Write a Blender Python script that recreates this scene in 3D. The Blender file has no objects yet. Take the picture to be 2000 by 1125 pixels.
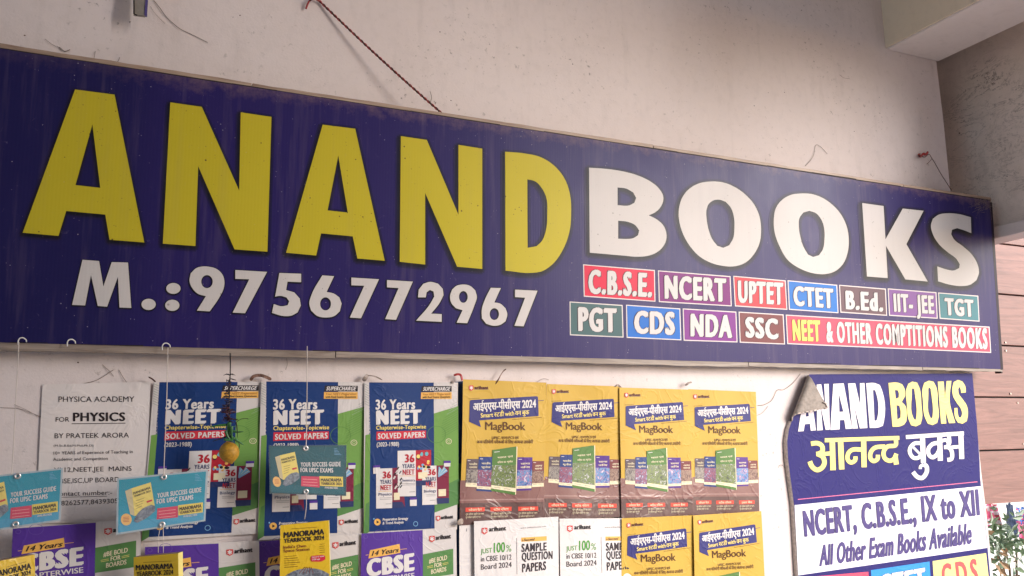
import bpy, math, random
import numpy as np
from mathutils import Vector, Matrix, geometry
random.seed(7)
S = bpy.context.scene
COL = S.collection

# ------------------------------------------------------------------ camera
IMG_W, IMG_H, FOCAL, CAM = 2000.0, 1125.0, 1713.1, Vector((0.0, -2.6, 1.55))
AX = Vector((0.9064231, -0.0575216, -0.4184357))      # world x, y, z seen in camera space
AY = Vector((-0.42194616, -0.1677363, -0.89096912))
AZ = Vector((-0.01893689, 0.98415233, -0.17631108))
cd = bpy.data.cameras.new('camera'); cam = bpy.data.objects.new('camera', cd); COL.objects.link(cam)
cam.matrix_world = Matrix(((AX.x, AX.y, AX.z, CAM.x), (AY.x, AY.y, AY.z, CAM.y), (AZ.x, AZ.y, AZ.z, CAM.z), (0, 0, 0, 1)))
cd.sensor_width = 36; cd.lens = FOCAL / IMG_W * 36; cd.clip_start = 0.05; cd.clip_end = 400
S.camera = cam

# ------------------------------------------------------------------ light
SUN_EL, SUN_AZ = math.radians(20), math.radians(-52)   # azimuth measured from +x towards the street side
sdir = Vector((math.cos(SUN_EL) * math.cos(SUN_AZ), math.cos(SUN_EL) * math.sin(SUN_AZ), math.sin(SUN_EL)))
w = bpy.data.worlds.new('World'); S.world = w; w.use_nodes = True
nt = w.node_tree; bg = nt.nodes['Background']
sky = nt.nodes.new('ShaderNodeTexSky'); sky.sky_type = 'NISHITA'; sky.sun_disc = False
sky.sun_elevation = SUN_EL; sky.sun_rotation = math.atan2(sdir.x, sdir.y); sky.dust_density = 0.8; sky.air_density = 1.0
nt.links.new(sky.outputs[0], bg.inputs[0]); bg.inputs[1].default_value = 0.12
sl = bpy.data.lights.new('sun', 'SUN'); sl.energy = 2.4; sl.angle = math.radians(36); sl.color = (1.0, 0.975, 0.99)
so = bpy.data.objects.new('sun', sl); COL.objects.link(so); so.rotation_euler = sdir.to_track_quat('Z', 'Y').to_euler()
so.location = (6, -4, 6)
vs = S.view_settings; vs.view_transform = 'Standard'; vs.look = 'None'; vs.gamma = 1; vs.use_curve_mapping = False
vs.exposure = 1.07
S.render.engine = 'CYCLES'
try:
    S.cycles.max_bounces = 8; S.cycles.diffuse_bounces = 5; S.cycles.use_denoising = True; S.cycles.sample_clamp_indirect = 6
except Exception: pass

# ------------------------------------------------------------------ helpers
def ray(px, py):
    d = Vector((px - IMG_W / 2, -(py - IMG_H / 2), -FOCAL))
    return Vector((AX.dot(d), AY.dot(d), AZ.dot(d)))
def onplane(px, py, O, N):
    r = ray(px, py); t = (O - CAM).dot(N) / r.dot(N); return CAM + r * t
def PW(px, py, y=0.0):
    return onplane(px, py, Vector((0, y, 0)), Vector((0, 1, 0)))
def PX(px, py, x):
    return onplane(px, py, Vector((x, 0, 0)), Vector((1, 0, 0)))

def empty(name, loc, label, cat, group=None):
    o = bpy.data.objects.new(name, None); COL.objects.link(o); o.location = loc; o.empty_display_size = .05
    o['label'] = label; o['category'] = cat
    if group: o['group'] = group
    return o
def link(name, me, parent=None, label=None, cat=None, group=None, kind=None):
    o = bpy.data.objects.new(name, me); COL.objects.link(o)
    if parent is not None:
        o.parent = parent
    for k, v in (('label', label), ('category', cat), ('group', group), ('kind', kind)):
        if v: o[k] = v
    return o
def wloc(p):
    l = Vector((0, 0, 0))
    while p is not None: l = l + p.location; p = p.parent
    return l
def mesh(name, verts, faces, mats, idx=None, smooth=False, parent=None, **kw):
    """verts in world coordinates; made local to the parent"""
    off = wloc(parent)
    me = bpy.data.meshes.new(name)
    me.from_pydata([tuple(Vector(v) - off) for v in verts], [], faces)
    for m in (mats if isinstance(mats, (list, tuple)) else [mats]): me.materials.append(m)
    if idx is not None: me.polygons.foreach_set('material_index', idx)
    if smooth: me.polygons.foreach_set('use_smooth', [True] * len(me.polygons))
    me.update()
    return link(name, me, parent, **kw)

# ------------------------------------------------------------------ materials
def lin(c):
    return tuple(((v / 255) / 12.92 if v / 255 <= .04045 else ((v / 255 + .055) / 1.055) ** 2.4) for v in c)
MATS = {}
def nodes(name):
    m = bpy.data.materials.new(name); m.use_nodes = True
    return m, m.node_tree, m.node_tree.nodes['Principled BSDF']
def N(t, typ, **kw):
    n = t.nodes.new(typ)
    for k, v in kw.items(): setattr(n, k, v)
    return n
def noise(t, scale, detail=4, rough=.55, vec=None, dist=0):
    n = N(t, 'ShaderNodeTexNoise'); n.inputs['Scale'].default_value = scale; n.inputs['Detail'].default_value = detail
    n.inputs['Roughness'].default_value = rough; n.inputs['Distortion'].default_value = dist
    if vec is not None: t.links.new(vec, n.inputs['Vector'])
    return n
def ramp(t, src, stops):
    r = N(t, 'ShaderNodeValToRGB'); e = r.color_ramp.elements
    while len(e) < len(stops): e.new(.5)
    for i, (p, c) in enumerate(stops):
        e[i].position = p; e[i].color = (c, c, c, 1) if isinstance(c, (int, float)) else (*c, 1)
    t.links.new(src, r.inputs[0]); return r
def mix(t, fac, a, b, mode='MIX'):
    n = N(t, 'ShaderNodeMix', data_type='RGBA', blend_type=mode)
    for v, i in ((fac, 0), (a, 6), (b, 7)):
        if isinstance(v, (int, float)): n.inputs[i].default_value = v
        elif isinstance(v, tuple): n.inputs[i].default_value = (*v, 1)
        else: t.links.new(v, n.inputs[i])
    return n.outputs[2]
def pos(t, sc=(1, 1, 1)):
    g = N(t, 'ShaderNodeNewGeometry'); mp = N(t, 'ShaderNodeMapping'); mp.inputs['Scale'].default_value = sc
    t.links.new(g.outputs['Position'], mp.inputs[0]); return mp.outputs[0]
def bump(t, b, h, strength, dist=.002):
    n = N(t, 'ShaderNodeBump'); n.inputs['Strength'].default_value = strength; n.inputs['Distance'].default_value = dist
    t.links.new(h, n.inputs['Height']); t.links.new(n.outputs[0], b.inputs['Normal'])
def specks(t, scale, thr, p):
    """sparse irregular spots: 1 inside a spot"""
    v = N(t, 'ShaderNodeTexVoronoi'); v.inputs['Scale'].default_value = scale; t.links.new(p, v.inputs['Vector'])
    n = noise(t, scale * .35, 2, .5, p)
    r = ramp(t, n.outputs[0], [(.5, 0.0), (.7, thr)])
    m = N(t, 'ShaderNodeMath', operation='LESS_THAN'); t.links.new(v.outputs['Distance'], m.inputs[0]); t.links.new(r.outputs[0], m.inputs[1])
    return m.outputs[0]

def printed(rgb, rough=.48, spec=.22, paper=True, name='ink'):
    """flat print on paper: colour given as real base colour in sRGB 0-255"""
    k = ('p', tuple(rgb), rough, spec)
    if k in MATS: return MATS[k]
    m, t, b = nodes(name); c = lin(rgb); p = pos(t)
    n1 = noise(t, 14, 5, .6, p); n2 = noise(t, 160, 3, .6, p)
    c1 = mix(t, ramp(t, n1.outputs[0], [(.3, 0.0), (.72, .22)]).outputs[0], c, tuple(min(1, v * .72 + .01) for v in c))
    c2 = mix(t, ramp(t, n2.outputs[0], [(.45, 0.0), (.75, .2)]).outputs[0], c1, tuple(min(1, v * .85 + .03) for v in c))
    t.links.new(c2, b.inputs['Base Color'])
    b.inputs['Roughness'].default_value = rough; b.inputs['Specular IOR Level'].default_value = spec
    n0 = noise(t, 3.1, 3, .5, p)
    c3 = mix(t, ramp(t, n0.outputs[0], [(.35, 0.0), (.7, .20)]).outputs[0], c2, tuple(min(1, v * .92 + .018) for v in c))
    t.links.new(c3, b.inputs['Base Color'])
    n3 = noise(t, 30, 4, .6, p); n4 = noise(t, 6, 3, .55, p, 1.4); cz = ramp(t, n4.outputs[0], [(.46, 0.0), (.5, 1.0), (.54, 0.0)])
    ad = N(t, 'ShaderNodeMath', operation='ADD'); t.links.new(n3.outputs[0], ad.inputs[0]); t.links.new(cz.outputs[0], ad.inputs[1])
    bump(t, b, ad.outputs[0], .2, .003)
    MATS[k] = m; return m

def flexmat(name, rgb, dust=1.0, speck=0.0, rough=.36, spec=.15):
    """vinyl banner of the big sign; fine vertical weave, dust along the upper rim, scratches"""
    m, t, b = nodes(name); c = lin(rgb); p = pos(t)
    g = N(t, 'ShaderNodeSeparateXYZ'); t.links.new(pos(t), g.inputs[0])
    # dust band near the top rim (z about 2.5 .. 2.63) with broken lower edge, thicker towards the right end
    n0 = noise(t, 22, 6, .7, p)
    mr = N(t, 'ShaderNodeMapRange'); mr.inputs[1].default_value = 2.49; mr.inputs[2].default_value = 2.66; t.links.new(g.outputs[2], mr.inputs[0])
    mr2 = N(t, 'ShaderNodeMapRange'); mr2.inputs[1].default_value = 1.875; mr2.inputs[2].default_value = 1.825; t.links.new(g.outputs[2], mr2.inputs[0])
    mx = N(t, 'ShaderNodeMapRange'); mx.inputs[1].default_value = 2.7; mx.inputs[2].default_value = 3.4; mx.inputs[4].default_value = .3; t.links.new(g.outputs[0], mx.inputs[0])
    def M(op, a, bb):
        q = N(t, 'ShaderNodeMath', operation=op)
        for i, v in enumerate((a, bb)):
            if isinstance(v, (int, float)): q.inputs[i].default_value = v
            else: t.links.new(v, q.inputs[i])
        return q.outputs[0]
    band = M('ADD', mr.outputs[0], M('MULTIPLY', mr.outputs[0], mx.outputs[0]))
    band = M('ADD', band, M('MULTIPLY', mr2.outputs[0], .45))
    d = M('MULTIPLY', band, n0.outputs[0])
    dr = ramp(t, d, [(.2, 0.0), (.55, .75 * dust)])
    c1 = mix(t, dr.outputs[0], c, lin((150, 118, 110)))
    if dust >= 1.0:   # left end mixed towards a bluer navy, blending out to the right
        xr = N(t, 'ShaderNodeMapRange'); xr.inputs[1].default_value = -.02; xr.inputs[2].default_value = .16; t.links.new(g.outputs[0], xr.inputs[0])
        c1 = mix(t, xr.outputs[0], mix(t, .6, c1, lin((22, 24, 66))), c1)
    # broad cloudy fading
    n1 = noise(t, 2.2, 5, .6, p)
    c1 = mix(t, ramp(t, n1.outputs[0], [(.4, 0.0), (.75, .16)]).outputs[0], c1, tuple(min(1, v * 1.25 + .012) for v in c))
    # bright scratches and specks
    sp = specks(t, 80, .12, p)
    c1 = mix(t, M('MULTIPLY', sp, .55 * dust), c1, lin((190, 180, 190)))
    st = noise(t, 26, 6, .75, pos(t, (1, 1, .9)), 2.5)
    c1 = mix(t, ramp(t, st.outputs[0], [(.63, 0.0), (.74, .22)]).outputs[0], c1, lin((150, 140, 165)))
    rs = noise(t, 5, 4, .6, pos(t, (7, 1, .5)))
    c1 = mix(t, M('MULTIPLY', ramp(t, rs.outputs[0], [(.52, 0.0), (.75, .3)]).outputs[0], dust * .6), c1, lin((120, 104, 120)))
    if speck:
        s2 = specks(t, 48, .15, p)
        c1 = mix(t, M('MULTIPLY', s2, speck), c1, lin((70, 55, 40)))
        s3 = specks(t, 110, .2, p)
        c1 = mix(t, M('MULTIPLY', s3, speck * .6), c1, lin((95, 80, 60)))
    t.links.new(c1, b.inputs['Base Color'])
    n5 = noise(t, 8, 4, .6, p)
    rr = ramp(t, n5.outputs[0], [(.35, rough - .02), (.7, rough + .03)]); t.links.new(rr.outputs[0], b.inputs['Roughness'])
    b.inputs['Specular IOR Level'].default_value = spec
    wv = N(t, 'ShaderNodeTexWave', bands_direction='X'); wv.inputs['Scale'].default_value = 34; wv.inputs['Distortion'].default_value = .3
    t.links.new(p, wv.inputs['Vector'])
    hh = M('ADD', M('MULTIPLY', wv.outputs[1], .035), M('MULTIPLY', noise(t, 3, 2, .5, p).outputs[0], .5))
    bump(t, b, hh, .35, .006)
    return m

def plaster(name, rgb, rgb2, bumpy=.35, spots=1.0, cracks=0.0):
    m, t, b = nodes(name); p = pos(t); c = lin(rgb)
    n1 = noise(t, 1.6, 6, .6, p, .6); n2 = noise(t, 26, 5, .65, p); n3 = noise(t, 140, 3, .6, p)
    c1 = mix(t, ramp(t, n1.outputs[0], [(.35, 0.0), (.7, .45)]).outputs[0], c, lin(rgb2))
    c1 = mix(t, ramp(t, n2.outputs[0], [(.5, 0.0), (.8, .25)]).outputs[0], c1, tuple(v * .75 for v in lin(rgb2)))
    # runs of dirt
    n4 = noise(t, 9, 4, .6, pos(t, (2.0, 2.0, .35)))
    c1 = mix(t, ramp(t, n4.outputs[0], [(.56, 0.0), (.8, .22)]).outputs[0], c1, tuple(v * .6 for v in lin(rgb2)))
    if cracks:
        q1 = noise(t, 7, 5, .7, pos(t, (1, .7, 1.6)), 1.0); q2 = noise(t, 2.5, 3, .5, p)
        ln = ramp(t, q1.outputs[0], [(.485, 0.0), (.5, 1.0), (.515, 0.0)]); ar = ramp(t, q2.outputs[0], [(.45, .15), (.62, 1.0)])
        mm = N(t, 'ShaderNodeMath', operation='MULTIPLY'); t.links.new(ln.outputs[0], mm.inputs[0]); t.links.new(ar.outputs[0], mm.inputs[1])
        m2 = N(t, 'ShaderNodeMath', operation='MULTIPLY'); t.links.new(mm.outputs[0], m2.inputs[0]); m2.inputs[1].default_value = cracks
        c1 = mix(t, m2.outputs[0], c1, lin((78, 62, 54)))
        q3 = noise(t, 45, 4, .75, p); bl = ramp(t, q3.outputs[0], [(.6, 0.0), (.68, .8)]); m3 = N(t, 'ShaderNodeMath', operation='MULTIPLY'); t.links.new(bl.outputs[0], m3.inputs[0]); t.links.new(ar.outputs[0], m3.inputs[1])
        c1 = mix(t, m3.outputs[0], c1, lin((84, 70, 62)))
    s = specks(t, 26, .045 * spots, p)
    c1 = mix(t, s, c1, lin((95, 70, 62)))
    t.links.new(c1, b.inputs['Base Color']); b.inputs['Roughness'].default_value = .75; b.inputs['Specular IOR Level'].default_value = .3
    h = N(t, 'ShaderNodeMath', operation='ADD'); t.links.new(n2.outputs[0], h.inputs[0]); t.links.new(n3.outputs[0], h.inputs[1])
    h2 = N(t, 'ShaderNodeMath', operation='ADD'); t.links.new(h.outputs[0], h2.inputs[0])
    n6 = noise(t, 5, 3, .5, p); m6 = N(t, 'ShaderNodeMath', operation='MULTIPLY'); m6.inputs[1].default_value = 3; t.links.new(n6.outputs[0], m6.inputs[0])
    t.links.new(m6.outputs[0], h2.inputs[1])
    bump(t, b, h2.outputs[0], bumpy, .003)
    return m

def simple(name, rgb, rough=.5, metal=0.0, spec=.5, var=.2, scale=40, bmp=.1):
    k = (name, tuple(rgb))
    if k in MATS: return MATS[k]
    m, t, b = nodes(name); p = pos(t); c = lin(rgb)
    n1 = noise(t, scale, 5, .6, p)
    t.links.new(mix(t, ramp(t, n1.outputs[0], [(.3, 0.0), (.75, 1.0)]).outputs[0], c, tuple(v * (1 - var * 1.6) for v in c)), b.inputs['Base Color'])
    b.inputs['Roughness'].default_value = rough; b.inputs['Metallic'].default_value = metal; b.inputs['Specular IOR Level'].default_value = spec
    if bmp: bump(t, b, n1.outputs[0], bmp, .003)
    MATS[k] = m; return m

def woodmat(name, rgb, rgb2, sc=(2.2, 30, 30)):
    m, t, b = nodes(name); p = pos(t, sc); 
    oi = N(t, 'ShaderNodeObjectInfo')
    ad = N(t, 'ShaderNodeVectorMath', operation='ADD'); t.links.new(p, ad.inputs[0])
    cm = N(t, 'ShaderNodeMath', operation='MULTIPLY'); cm.inputs[1].default_value = 50; t.links.new(oi.outputs['Random'], cm.inputs[0])
    t.links.new(cm.outputs[0], ad.inputs[1])
    n1 = noise(t, 1.4, 7, .65, ad.outputs[0], 1.2); n2 = noise(t, 7, 4, .6, ad.outputs[0])
    c1 = mix(t, ramp(t, n1.outputs[0], [(.33, 0.0), (.5, .5), (.68, 1.0)]).outputs[0], lin(rgb), lin(rgb2))
    c1 = mix(t, ramp(t, n2.outputs[0], [(.5, 0.0), (.8, .35)]).outputs[0], c1, tuple(v * .6 for v in lin(rgb2)))
    t.links.new(c1, b.inputs['Base Color']); b.inputs['Roughness'].default_value = .5
    bump(t, b, n1.outputs[0], .25, .003)
    return m

# ------------------------------------------------------------------ glyphs
GC = {}
def glyphs(s, off=0.0, sp=1.0, res=3):
    k = (s, off, sp, res)
    if k in GC: return GC[k]
    c = bpy.data.curves.new('t', 'FONT'); c.body = s; c.offset = off; c.space_character = sp; c.resolution_u = res
    o = bpy.data.objects.new('t', c); me = bpy.data.meshes.new_from_object(o)
    n = len(me.vertices); co = np.zeros(n * 3); me.vertices.foreach_get('co', co); co = co.reshape(-1, 3)[:, :2]
    me.calc_loop_triangles(); tr = np.zeros(len(me.loop_triangles) * 3, dtype=int); me.loop_triangles.foreach_get('vertices', tr); tr = tr.reshape(-1, 3)
    bpy.data.objects.remove(o); bpy.data.curves.remove(c); bpy.data.meshes.remove(me)
    # islands get tiny height steps, so that overlapping marks never lie in one plane
    par = list(range(n))
    def f(a):
        while par[a] != a: par[a] = par[par[a]]; a = par[a]
        return a
    for a, b_, c_ in tr:
        ra, rb, rc = f(a), f(b_), f(c_); par[rb] = ra; par[f(rc)] = ra
    roots = {}; isl = np.array([roots.setdefault(f(i), len(roots)) for i in range(n)]) if n else np.zeros(0)
    GC[k] = (co, tr, (isl % 5) * 1.0); return GC[k]
def halfglyph(ch, cut):
    """a consonant without its right stem (half form)"""
    co, tr, isl = glyphs(ch, .0, 1, 4)
    xm = co[:, 0].min(); xw = co[:, 0].max() - xm; X = xm + xw * cut
    out_v, out_t = [], []
    for t3 in tr:
        poly = [co[i] for i in t3]; res = []
        for i in range(3):
            a, b_ = poly[i], poly[(i + 1) % 3]
            if a[0] <= X: res.append(a)
            if (a[0] - X) * (b_[0] - X) < 0: res.append(a + (b_ - a) * (X - a[0]) / (b_[0] - a[0]))
        for j in range(1, len(res) - 1):
            k0 = len(out_v); out_v += [res[0], res[j], res[j + 1]]; out_t.append((k0, k0 + 1, k0 + 2))
    return np.array(out_v), np.array(out_t)
def cluster(tokens):
    """tokens: strings, or (char, cut) half forms, or float gaps -> one glyph set"""
    V, T, I = [], [], []; x = 0.0; n = 0
    for i, tk in enumerate(tokens):
        if isinstance(tk, float): x += tk; continue
        if isinstance(tk, tuple): co, tr = halfglyph(*tk)
        else: co, tr, _ = glyphs(tk, 0, 1, 4)
        co = co.copy(); co[:, 0] += x - co[:, 0].min(); x = co[:, 0].max() - .012
        V.append(co); T.append(tr + n); I.append(np.full(len(co), i % 6)); n += len(co)
    return np.vstack(V), np.vstack(T), np.concatenate(I).astype(float)
CAPH = glyphs('H')[0][:, 1].max()

def homog(src, dst):
    A = []
    for (x, y), (u, v) in zip(src, dst):
        A.append([x, y, 1, 0, 0, 0, -u * x, -u * y]); A.append([0, 0, 0, x, y, 1, -v * x, -v * y])
    b = np.array([c for p in dst for c in p], float)
    h = np.linalg.solve(np.array(A, float), b); return np.append(h, 1).reshape(3, 3)
def cr(x0, y0, s):
    def f(*pts):
        out = [(x0 + x / s, y0 + y / s) for x, y in pts]
        return out if len(out) > 1 else out[0]
    return f
def smooth_poly(pts, n=5, ang=32):
    P = [np.array(p, float) for p in pts]; L = len(P); corner = []
    for i in range(L):
        a, b = P[i] - P[i - 1], P[(i + 1) % L] - P[i]
        c = abs(math.degrees(math.atan2(a[0] * b[1] - a[1] * b[0], a.dot(b)))); corner.append(c > ang)
    out = []
    for i in range(L):
        p0, p1, p2, p3 = P[i - 1], P[i], P[(i + 1) % L], P[(i + 2) % L]
        d = np.linalg.norm(p2 - p1)
        def tang(a, b, c):   # at b, length scaled to this segment
            da, dc = np.linalg.norm(b - a), np.linalg.norm(c - b)
            tt = (b - a) / max(da, 1e-6) * dc + (c - b) / max(dc, 1e-6) * da
            return tt / max(np.linalg.norm(tt), 1e-6) * d
        m1 = (p2 - p1) if corner[i] else tang(p0, p1, p2)
        m2 = (p2 - p1) if corner[(i + 1) % L] else tang(p1, p2, p3)
        out.append(p1)
        if corner[i] and corner[(i + 1) % L]: continue
        for k in range(1, n):
            t = k / n; t2, t3 = t * t, t * t * t
            out.append((2 * t3 - 3 * t2 + 1) * p1 + (t3 - 2 * t2 + t) * m1 + (-2 * t3 + 3 * t2) * p2 + (t3 - t2) * m2)
    return out
def tess(loops):
    tri = geometry.tessellate_polygon([[Vector((p[0], p[1], 0)) for p in l] for l in loops])
    flat = [p for l in loops for p in l]
    return np.array(flat, float), np.array(tri)
def ribbon(pts, w, n=4):
    """a stroke with round ends as one outline"""
    P = [np.array(p, float) for p in pts]
    if len(P) > 2:
        Q = []
        for i in range(len(P) - 1):
            p0 = P[max(i - 1, 0)]; p1 = P[i]; p2 = P[i + 1]; p3 = P[min(i + 2, len(P) - 1)]
            for k in range(n):
                t = k / n
                Q.append(.5 * ((2 * p1) + (-p0 + p2) * t + (2 * p0 - 5 * p1 + 4 * p2 - p3) * t * t + (-p0 + 3 * p1 - 3 * p2 + p3) * t ** 3))
        Q.append(P[-1]); P = Q
    L, R = [], []
    for i, p in enumerate(P):
        d = P[min(i + 1, len(P) - 1)] - P[max(i - 1, 0)]; d = d / max(np.linalg.norm(d), 1e-6); nn = np.array([-d[1], d[0]]) * w / 2
        L.append(p + nn); R.append(p - nn)
    V = L + R; k = len(P); T = []
    for i in range(k - 1): T += [(i, i + 1, k + i + 1), (i, k + i + 1, k + i)]
    return np.array(V), np.array(T)

STEP = 0.00048
def refine(V, T, z, lim=7.0):
    """split long faces so that print follows the bends of the paper"""
    V = [np.array(v, float) for v in V]; Z = list(z) if z is not None else [0.0] * len(V); out = []; mid = {}
    st = []
    for t in T:
        t = [int(a) for a in t]
        for j in range(1, len(t) - 1): st.append((t[0], t[j], t[j + 1]))
    def m(a, b):
        k = (a, b) if a < b else (b, a)
        if k not in mid: V.append((V[a] + V[b]) / 2); Z.append(Z[a]); mid[k] = len(V) - 1
        return mid[k]
    while st:
        a, b, c = st.pop(); e = [abs(V[a][0] - V[b][0]) + abs(V[a][1] - V[b][1]), abs(V[b][0] - V[c][0]) + abs(V[b][1] - V[c][1]), abs(V[c][0] - V[a][0]) + abs(V[c][1] - V[a][1])]
        k = e.index(max(e))
        if e[k] < lim: out.append((a, b, c)); continue
        if k == 0: q = m(a, b); st += [(a, q, c), (q, b, c)]
        elif k == 1: q = m(b, c); st += [(a, b, q), (a, q, c)]
        else: q = m(c, a); st += [(a, b, q), (q, b, c)]
    return V, out, (Z if z is not None else None)
class Sheet:
    """flat print laid on a real plane of the place; artwork is given in the coordinates it was measured in"""
    def __init__(s, thing, O, Nrm, canon=None, inst=None, bend=None):
        s.t = thing; s.O = Vector(O); s.N = Vector(Nrm).normalized()
        if s.N.dot(CAM - s.O) < 0: s.N = -s.N
        s.H = homog(canon, inst) if canon is not None else None
        s.bend = bend; s.parts = {}; s.order = []
    def P(s, x, y, lev):
        if s.H is not None:
            q = s.H @ np.array([x, y, 1.0]); x, y = q[0] / q[2], q[1] / q[2]
        p = onplane(x, y, s.O, s.N)
        b = s.bend(p.x, p.z) if s.bend else 0.0
        return p + s.N * (b + lev * STEP)
    def add(s, part, V, T, mat, lev, z=None):
        if part not in s.parts: s.parts[part] = ([], [], [], []); s.order.append(part)
        vs_, fs, mi, ms = s.parts[part]
        if s.bend is not None: V, T, z = refine(V, T, z)
        if mat not in ms: ms.append(mat)
        k = len(vs_); j = ms.index(mat)
        for i, (x, y) in enumerate(V): vs_.append(s.P(x, y, lev + (z[i] * .12 if z is not None else 0)))
        for t in T: fs.append(tuple(int(a) + k for a in t)); mi.append(j)
    def quad(s, part, c, mat, lev, n=8, m=8):
        a, b, c_, d = [np.array(q, float) for q in c]; V = []; T = []
        for j in range(m + 1):
            for i in range(n + 1):
                u, v = i / n, j / m
                V.append(a * (1 - u) * (1 - v) + b * u * (1 - v) + c_ * u * v + d * (1 - u) * v)
        for j in range(m):
            for i in range(n):
                k = j * (n + 1) + i; T.append((k, k + n + 1, k + n + 2, k + 1))
        s.add(part, V, T, mat, lev)
    def poly(s, part, loops, mat, lev, smooth=True, n=5, shift=(0, 0)):
        if not isinstance(loops[0][0], (tuple, list, np.ndarray)): loops = [loops]
        L = [smooth_poly(l, n) if smooth else l for l in loops]
        V, T = tess(L); s.add(part, V + np.array(shift), T, mat, lev)
    def ell(s, part, c, rx, ry, mat, lev, n=24, hole=0):
        V = [(c[0] + rx * math.cos(2 * math.pi * i / n), c[1] + ry * math.sin(2 * math.pi * i / n)) for i in range(n)]
        if hole:
            V += [(c[0] + rx * hole * math.cos(2 * math.pi * i / n), c[1] + ry * hole * math.sin(2 * math.pi * i / n)) for i in range(n)]
            T = [(i, (i + 1) % n, n + (i + 1) % n, n + i) for i in range(n)]
        else: T = [tuple(range(n))]
        s.add(part, V, T, mat, lev)
    def line(s, part, a, b, w, mat, lev):
        V, T = ribbon([a, b], w); s.add(part, V, T, mat, lev)
    def text(s, part, txt, BL, BR, h, mat, lev, bold=0.0, off=0.0, sp=1.0, shear=0.0, outline=None, res=3, ow=.03):
        """baseline from BL to BR, capital height h (pixels, or the point above BL)"""
        G = cluster(txt) if isinstance(txt, (list, tuple)) else glyphs(txt, off, sp, res)
        co, tr, isl = G
        BL, BR = np.array(BL, float), np.array(BR, float)
        up = (np.array(h, float) - BL) if isinstance(h, (tuple, list)) else np.array([0.0, -h])
        x0, x1 = co[:, 0].min() - bold, co[:, 0].max() + bold; wx = x1 - x0
        k = 0
        def put(dx, dy, mt, lv):
            X = (co[:, 0] + dx - x0) / wx; Y = (co[:, 1] + dy) / CAPH
            V = BL[None, :] + X[:, None] * (BR - BL)[None, :] + Y[:, None] * up[None, :] + (Y * shear)[:, None] * np.array([1.0, 0])[None, :] * np.linalg.norm(up)
            s.add(part, V, tr, mt, lv, isl)
        if outline is not None:
            for i, (dx, dy) in enumerate(((-1, -1), (1, -1), (-1, 1), (1, 1), (0, -1.4), (0, 1.4), (-1.4, 0), (1.4, 0))):
                put((ow + bold * .8) * dx, ow * dy, outline, lev + .03 * i)
            lev += .9
        if bold > 0:
            for i, dx in enumerate((-1, -.33, .33, 1)):
                put(bold * dx, bold * .25 * (1 if i % 2 else -1), mat, lev + .02 * i)
        else: put(0, 0, mat, lev)
    def done(s, names=None, labels=None):
        out = {}
        for part in s.order:
            vs_, fs, mi, ms = s.parts[part]
            nm = part.split(':')[0]
            out[part] = mesh(nm, vs_, fs, ms, mi, parent=s.t)
            if nm in ('sheet',): 
                for p_ in out[part].data.polygons: p_.use_smooth = True
        return out

def box(name, lo, hi, mat, parent=None, bev=0.0, **kw):
    x0, y0, z0 = lo; x1, y1, z1 = hi
    v = [(x0, y0, z0), (x1, y0, z0), (x1, y1, z0), (x0, y1, z0), (x0, y0, z1), (x1, y0, z1), (x1, y1, z1), (x0, y1, z1)]
    f = [(0, 3, 2, 1), (4, 5, 6, 7), (0, 1, 5, 4), (1, 2, 6, 5), (2, 3, 7, 6), (3, 0, 4, 7)]
    o = mesh(name, v, f, mat, parent=parent, **kw)
    if bev:
        m = o.modifiers.new('bevel', 'BEVEL'); m.width = bev; m.segments = 2
    return o
def tube_data(pts, r, sides=6, closed_ends=True):
    P = [Vector(p) for p in pts]; V = []; F = []
    up = Vector((0.3, 1, 0.2)).normalized()
    for i, p in enumerate(P):
        d = (P[min(i + 1, len(P) - 1)] - P[max(i - 1, 0)]).normalized()
        a = d.cross(up)
        if a.length < 1e-3: a = d.cross(Vector((1, 0, 0)))
        a.normalize(); b = d.cross(a).normalized(); rr = r[i] if isinstance(r, (list, tuple)) else r
        for k in range(sides):
            t = 2 * math.pi * k / sides; V.append(p + a * (rr * math.cos(t)) + b * (rr * math.sin(t)))
    for i in range(len(P) - 1):
        for k in range(sides):
            F.append((i * sides + k, i * sides + (k + 1) % sides, (i + 1) * sides + (k + 1) % sides, (i + 1) * sides + k))
    if closed_ends: F.append(tuple(range(sides))[::-1]); F.append(tuple((len(P) - 1) * sides + k for k in range(sides)))
    return V, F
def tube(name, pts, r, mat, sides=6, parent=None, **kw):
    V, F = tube_data(pts, r, sides); return mesh(name, V, F, mat, smooth=True, parent=parent, **kw)
def tubes(name, lst, mat, sides=5, parent=None, **kw):
    V, F = [], []
    for pts, r in lst:
        v, f = tube_data(pts, r, sides); k = len(V); V += v; F += [tuple(i + k for i in q) for q in f]
    return mesh(name, V, F, mat, smooth=True, parent=parent, **kw)
def curve_pts(pts, n=6):
    P = [Vector(p) for p in pts]; out = []
    for i in range(len(P) - 1):
        p0 = P[max(i - 1, 0)]; p1 = P[i]; p2 = P[i + 1]; p3 = P[min(i + 2, len(P) - 1)]
        for k in range(n):
            t = k / n
            out.append(.5 * ((2 * p1) + (p2 - p0) * t + (2 * p0 - 5 * p1 + 4 * p2 - p3) * t * t + (3 * p1 - p0 - 3 * p2 + p3) * t ** 3))
    out.append(P[-1]); return out
def tag(o, label, cat, group=None, kind=None):
    o['label'] = label; o['category'] = cat
    if group: o['group'] = group
    if kind: o['kind'] = kind
    return o
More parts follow.
